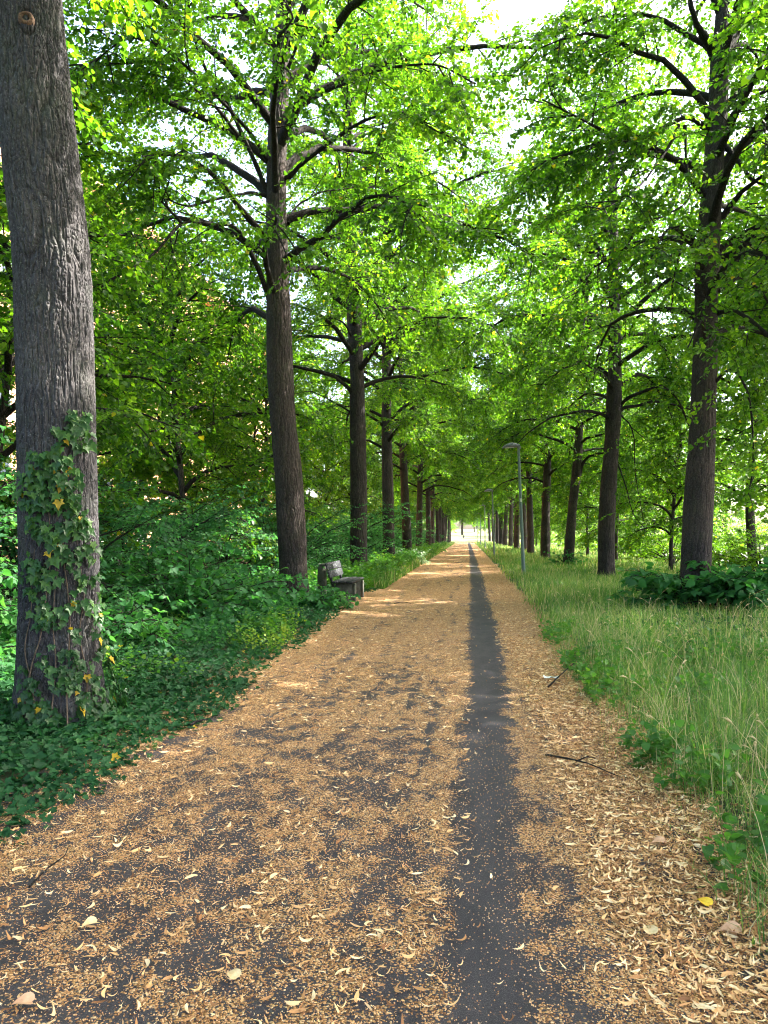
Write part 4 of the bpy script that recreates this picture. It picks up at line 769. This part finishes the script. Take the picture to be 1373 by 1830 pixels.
for y_ in (-.62, .62):
    mb = MB(); mb.box((.07, y_, .2), (.40, .13, .47), bev=.012, taper=.93); mb.box((.30, y_, .235), (.05, .15, .41), bev=.01); mb.build('leg', M['concrete'], bench)
    mb = MB(); mb.box((-.235, y_, .55), (.05, .06, .72), rt); mb.build('back_support', M['wood'], bench)
ps = at(576, 1010, bb[1] - .5)
post = empty('concrete_post', (ps[0], ps[1], .03), 'short square mossy concrete post standing left of the bench', 'post')
mb = MB(); mb.box((0, 0, .40), (.20, .22, .86), bev=.018, taper=.97); mb.build('shaft', M['concrete'], post)
mb = MB(); mb.box((0, 0, .845), (.225, .245, .035), bev=.012); mb.build('cap', M['concrete'], post)

bench.scale = (1.08, 1.08, 1.08)
# ------------------------------------------------------------------ lamp posts
M['pole'] = simple_mat('grey_green_pole_paint', (.10, .15, .145), (.18, .245, .235), 9, .55, .001, .4, stretch=(1, 1, .5), mid=(.3, .7))
M['lamp_head'] = simple_mat('weathered_lamp_housing', (.07, .08, .09), (.22, .235, .25), 30, .6, .001, .4)
M['sticker'] = simple_mat('white_sticker', (.55, .55, .53), (.75, .75, .73), 20, .6, 0)
m, nt, b = new_mat('lamp_lens'); b.inputs[0].default_value = (.45, .48, .48, 1); b.inputs['Roughness'].default_value = .25; M['lens'] = m
def lamp(x, y, label, h=4.95):
    t = empty('street_lamp', (x, y, float(gz(x, y)) - .02), label, 'street lamp', 'lamp posts along the right verge')
    zz = np.array([0, .02, .9, .95, 2.6, h - .12, h - .05]); rr = np.array([.078, .074, .070, .063, .057, .048, .044])
    v, f = tube_batch(np.stack([0 * zz, 0 * zz, zz], -1)[None], rr[None], 20); mesh_np('pole', v, f, M['pole'], t, smooth=True)
    # access door, bands and sticker
    mb = MB(); mb.box((-.062, -.02, .55), (.02, .075, .34), bev=.004); mb.build('access_door', M['pole'], t)
    for z in (1.32, 2.05):
        q = np.array([z - .015, z + .015]); v, f = tube_batch(np.stack([0 * q, 0 * q, q], -1)[None], np.array([[.0655, .0655]]), 20); mesh_np('band', v, f, M['pole'], t)
    a = np.linspace(-2.2, -1.0, 7); V = np.array([(.0635 * math.cos(q), .0635 * math.sin(q), z) for z in (2.86, 2.99) for q in a]); mesh_np('sticker', V, np.array([(i, i + 1, i + 8, i + 7) for i in range(6)]), M['sticker'], t)
    # the head: a flattened leaf-shaped housing reaching over the path
    n, k = 16, 18; L = .66; u = np.linspace(0, 1, n); an = np.arange(k) * 2 * math.pi / k
    wd = .15 * np.sin(np.clip(u * .86 + .14, 0, 1) * math.pi) ** .6 + .004; hp = .13 * np.sin(np.clip(u * .80 + .18, 0, 1) * math.pi) ** .7 + .004
    X = .05 - L * u; Zc = h - .03 + .05 * np.sin(u * 2.6) - .05 * u ** 2
    V = np.stack([X[:, None] + 0 * an, wd[:, None] * np.cos(an), Zc[:, None] + hp[:, None] * np.where(np.sin(an) > 0, np.sin(an), .35 * np.sin(an))], -1)
    idx = np.arange(n * k).reshape(n, k); F = np.stack([idx[:-1], np.roll(idx, -1, 1)[:-1], np.roll(idx, -1, 1)[1:], idx[1:]], -1).reshape(-1, 4)
    V = V.reshape(-1, 3); V = np.vstack([V, [X[0], 0, Zc[0]], [X[-1], 0, Zc[-1]]]); caps = [(idx[0, i], idx[0, (i + 1) % k], n * k) for i in range(k)] + [(idx[-1, (i + 1) % k], idx[-1, i], n * k + 1) for i in range(k)]
    mesh_np('lamp_head', V, [F, np.array(caps)], M['lamp_head'], t, smooth=True)
    lb = MB(); lb.box((-.33, 0, h - .045), (.34, .13, .03), bev=.012); lb.build('lens', M['lens'], t)
    cb = MB(); cb.box((.015, 0, h - .05), (.13, .11, .12), bev=.03); cb.build('bracket', M['lamp_head'], t)
    t.rotation_euler = (0, R(-2.0), 0); return t
g = ground_at(938, 1034)
lm = lamp(2.09, g[1], 'tall grey-green lamp post leaning slightly, nearest on the right verge')
for i, (y, l) in enumerate(((56, 'second lamp post from the front, thin and pale in the light'), (84, 'third lamp post from the front, right of the path'), (113, 'fourth lamp post from the front, tiny and far'), (142, 'fifth lamp post from the front, near the bright end'), (168, 'farthest lamp post at the end of the path'))):
    c_ = copy_tree(lm, (2.0, y, 0), 0, l); c_.rotation_euler = (0, R((-1.5, -.4, .3, 0, 0)[i % 5]), 0)

# ------------------------------------------------------------------ orange building behind the woodland
M['render'] = simple_mat('orange_render', (.55, .27, .15), (.66, .36, .21), .6, .9, .004)
M['brickred'] = simple_mat('red_cladding', (.42, .16, .09), (.55, .24, .13), 3, .85, .01)
M['white'] = simple_mat('white_trim', (.68, .68, .66), (.80, .80, .78), 2, .7, .001)
m, nt, b = new_mat('window_glass'); b.inputs[0].default_value = (.03, .045, .06, 1); b.inputs['Roughness'].default_value = .06; b.inputs['Specular IOR Level'].default_value = .8; M['glass'] = m
M['zinc'] = simple_mat('zinc_pipe', (.25, .30, .36), (.38, .43, .48), 4, .5, .001)
bd = empty('apartment_building', (-24, 30, 0), 'tall orange rendered building glimpsed through the leaves on the left', 'building')
mb = MB(); L_ = 58; XW = 2.0
def wbox(mb, x0, x1, y0, y1, z0, z1, bev=.01): mb.box(((x0 + x1) / 2, (y0 + y1) / 2, (z0 + z1) / 2), (x1 - x0, y1 - y0, z1 - z0), bev=bev)
cols = [3 + 5.2 * i for i in range(11)]; floors = [1.2 + 3.1 * i for i in range(6)]
ze = 0
for z in floors + [99]:                  # bands of wall between the window rows, then piers between the windows
    wbox(mb, XW - .35, XW, 0, L_, ze, min(z, 21)); ze = z + 1.6
for z in floors:
    edges = [0]
    for c_ in cols: edges += [c_ - .9, c_ + .9]
    edges.append(L_)
    for a_, b_ in zip(edges[::2], edges[1::2]): wbox(mb, XW - .352, XW - .003, a_, b_, z, z + 1.6, .0)
wbox(mb, -10, XW - .36, 0.02, .3, 0, 21); wbox(mb, -10, XW - .36, L_ - .3, L_ - .02, 0, 21); wbox(mb, -10.3, -10.0, 0, L_, 0, 21)
mb.build('wall', M['render'], bd)
mb = MB(); wbox(mb, -10.8, XW + .7, -.5, L_ + .5, 21.003, 21.35); wbox(mb, XW + .05, XW + .75, -.5, L_ + .5, 21.36, 22.6); mb.build('roof', M['brickred'], bd)
for z in floors:
    for c_ in cols:
        mb = MB(); wbox(mb, XW - .22, XW - .10, c_ - .9, c_ - .82, z, z + 1.6, .005); wbox(mb, XW - .22, XW - .10, c_ + .82, c_ + .9, z, z + 1.6, .005); wbox(mb, XW - .22, XW - .10, c_ - .818, c_ + .818, z, z + .08, .005); wbox(mb, XW - .22, XW - .10, c_ - .818, c_ + .818, z + 1.52, z + 1.6, .005); wbox(mb, XW - .21, XW - .11, c_ - .035, c_ + .035, z + .082, z + 1.518, .005)
        wf = mb.build('window', M['white'], bd)
        mb = MB(); wbox(mb, XW - .18, XW - .16, c_ - .817, c_ + .817, z + .081, z + 1.519, .0); mb.build('pane', M['glass'], wf)
for y_ in (11.0, 26.6, 42.2):
    v, f = tube_batch(np.array([[(XW + .12, y_, 0.0), (XW + .12, y_, 21.0)]]), np.array([[.08, .08]]), 10); mesh_np('downpipe', v, f, M['zinc'], bd, smooth=True)

# ------------------------------------------------------------------ far walker
M['cloth_dark'] = simple_mat('dark_clothes', (.05, .055, .08), (.08, .085, .11), 10, .9, 0); M['skin'] = simple_mat('skin', (.45, .28, .2), (.55, .35, .25), 10, .6, 0); M['trousers'] = simple_mat('light_trousers', (.38, .30, .24), (.45, .36, .30), 10, .9, 0)
def person(x, y):
    me = bpy.data.meshes.new('person'); o = bpy.data.objects.new('person', me); C.objects.link(o)
    J = [(0, 0, .95, .13), (0, 0, 1.15, .13), (0, 0, 1.40, .15), (0, 0, 1.50, .055), (0, .01, 1.60, .085), (0, .01, 1.70, .085),
         (.09, 0, .90, .09), (.10, .12, .50, .062), (.10, .02, .08, .045), (.10, -.10, .03, .035), (-.09, 0, .90, .09), (-.10, -.06, .50, .062), (-.10, -.28, .10, .045), (-.10, -.38, .05, .035),
         (.19, 0, 1.40, .055), (.24, .02, 1.12, .042), (.24, -.12, .90, .033), (.24, -.17, .82, .035), (-.19, 0, 1.40, .055), (-.24, .05, 1.12, .042), (-.24, .0, .88, .033), (-.24, -.02, .80, .035)]
    E = [(0, 1), (1, 2), (2, 3), (3, 4), (4, 5), (0, 6), (6, 7), (7, 8), (8, 9), (0, 10), (10, 11), (11, 12), (12, 13), (2, 14), (14, 15), (15, 16), (16, 17), (2, 18), (18, 19), (19, 20), (20, 21)]
    me.from_pydata([j[:3] for j in J], E, []); md = o.modifiers.new('skin', 'SKIN')
    for i, j in enumerate(J): me.skin_vertices[0].data[i].radius = (j[3], j[3] * .8)
    me.skin_vertices[0].data[0].use_root = True
    o.modifiers.new('sub', 'SUBSURF').render_levels = 1
    dg = bpy.context.evaluated_depsgraph_get(); me2 = bpy.data.meshes.new_from_object(o.evaluated_get(dg)); o.modifiers.clear(); o.data = me2
    for m_ in (M['skin'], M['cloth_dark'], M['trousers']): me2.materials.append(m_)
    for p in me2.polygons: z = p.center.z; p.material_index = 0 if z > 1.5 else (1 if z > .95 else 2); p.use_smooth = True
    o.location = (x, y, float(terrain(0, y)) + .02); return tag(o, 'tiny distant walker in dark top near the bright end of the path', 'person')
person(-.85, 178)

# ------------------------------------------------------------------ small things lying about
def stick(name, pts, r, label, twigs=()):
    st = [spline(pts, 24)]; rd_ = [np.linspace(r, r * .35, 24)]
    for tw in twigs: st.append(spline(tw, 24)); rd_.append(np.linspace(r * .6, r * .2, 24))
    st = np.array(st); o0 = st[0, 0].copy(); st += np.random.default_rng(3).normal(0, r * .12, st.shape); v, f = tube_batch(st - o0, np.array(rd_), 8)
    o = mesh_np(name, v, f, M['twig'], smooth=True); o.location = tuple(o0); return tag(o, label, 'stick')
def gp(px, py, z=.02): p = ground_at(px, py); p[2] = z; return p
stick('stick', [gp(338, 1303, .03), gp(352, 1297, .035), gp(372, 1291, .03)], .015, 'short thick dark stick lying at the left edge of the path')
stick('twig', [gp(975, 1352, .015), gp(1010, 1360, .02), gp(1050, 1372, .03), gp(1105, 1392, .02)], .009, 'long thin curved twig lying on the right part of the path', [[gp(1030, 1366, .02), gp(1050, 1360, .03), gp(1068, 1362, .02)]])
stick('twig', [gp(978, 1231, .01), gp(1000, 1218, .06), gp(1030, 1200, .12)], .010, 'dark twig poking out of the grass beside a white scrap')
stick('twig', [gp(705, 1080, .02), gp(720, 1078, .03), gp(735, 1080, .02)], .012, 'small twig on the path to the right of the bench')
stick('twig', [gp(52, 1590, .012), gp(85, 1560, .02), gp(115, 1535, .015), gp(122, 1520, .02)], .005, 'thin twig at the near left edge of the path')
M['scrap'] = simple_mat('white_paper', (.72, .71, .70), (.82, .80, .80), 12, .7, .002); M['yleaf'] = simple_mat('yellow_dead_leaf', (.80, .46, .02), (.85, .56, .05), 40, .6, .002); M['tanleaf'] = simple_mat('tan_dead_leaf', (.62, .42, .20), (.75, .56, .32), 40, .7, .002)
M['brownleaf'] = simple_mat('brown_dead_leaf', (.50, .27, .15), (.62, .38, .24), 40, .7, .002)
def flat_leaf(name, px, py, size, mat, label, rz, cat='leaf'):
    V, F = TH; V = V.copy(); V[:, 2] = V[:, 2] * 1.6 + .18 * V[:, 0] ** 2; V[:, 1] -= .5; p = gp(px, py, .022)
    o = mesh_np(name, V * size, F, M[mat], smooth=False); o.location = tuple(p); o.rotation_euler = (R(8), R(-6), rz); return tag(o, label, cat)
flat_leaf('fallen_leaf', 1257, 1620, .062, 'yleaf', 'bright yellow fallen leaf near the grass at lower right', .6)
flat_leaf('fallen_leaf', 160, 1660, .060, 'tanleaf', 'pale tan heart-shaped leaf on dark asphalt at lower left', 2.4)
flat_leaf('fallen_leaf', 1160, 1670, .060, 'tanleaf', 'cream fallen leaf among bracts at lower right', .2)
flat_leaf('fallen_leaf', 1305, 1672, .085, 'brownleaf', 'curled brownish fallen leaf at the lower right edge of the grass', 1.5)
flat_leaf('fallen_leaf', 415, 1752, .052, 'tanleaf', 'small tan leaf low on the path, left of centre', 1.0)
flat_leaf('fallen_leaf', 40, 1802, .062, 'brownleaf', 'pinkish brown leaf in the bottom left corner', 1.9)
flat_leaf('fallen_leaf', 1178, 1512, .075, 'brownleaf', 'dry brown leaf where the litter meets the grass on the right', 1.7)
rng = np.random.default_rng(9); x = np.linspace(-.5, .5, 7); X, Y = np.meshgrid(x, x); Z = .25 * (vnoise(P3(X * 4, Y * 4, 3)) - .3); p = gp(985, 1216, .03)
i = np.arange(49).reshape(7, 7); o = mesh_np('paper_scrap', np.stack([X * .16, Y * .10, np.abs(Z) * .15], -1).reshape(-1, 3), np.stack([i[:-1, :-1], i[:-1, 1:], i[1:, 1:], i[1:, :-1]], -1).reshape(-1, 4), M['scrap']); o.location = tuple(p); tag(o, 'crumpled white paper scrap at the right edge of the path', 'paper scrap')
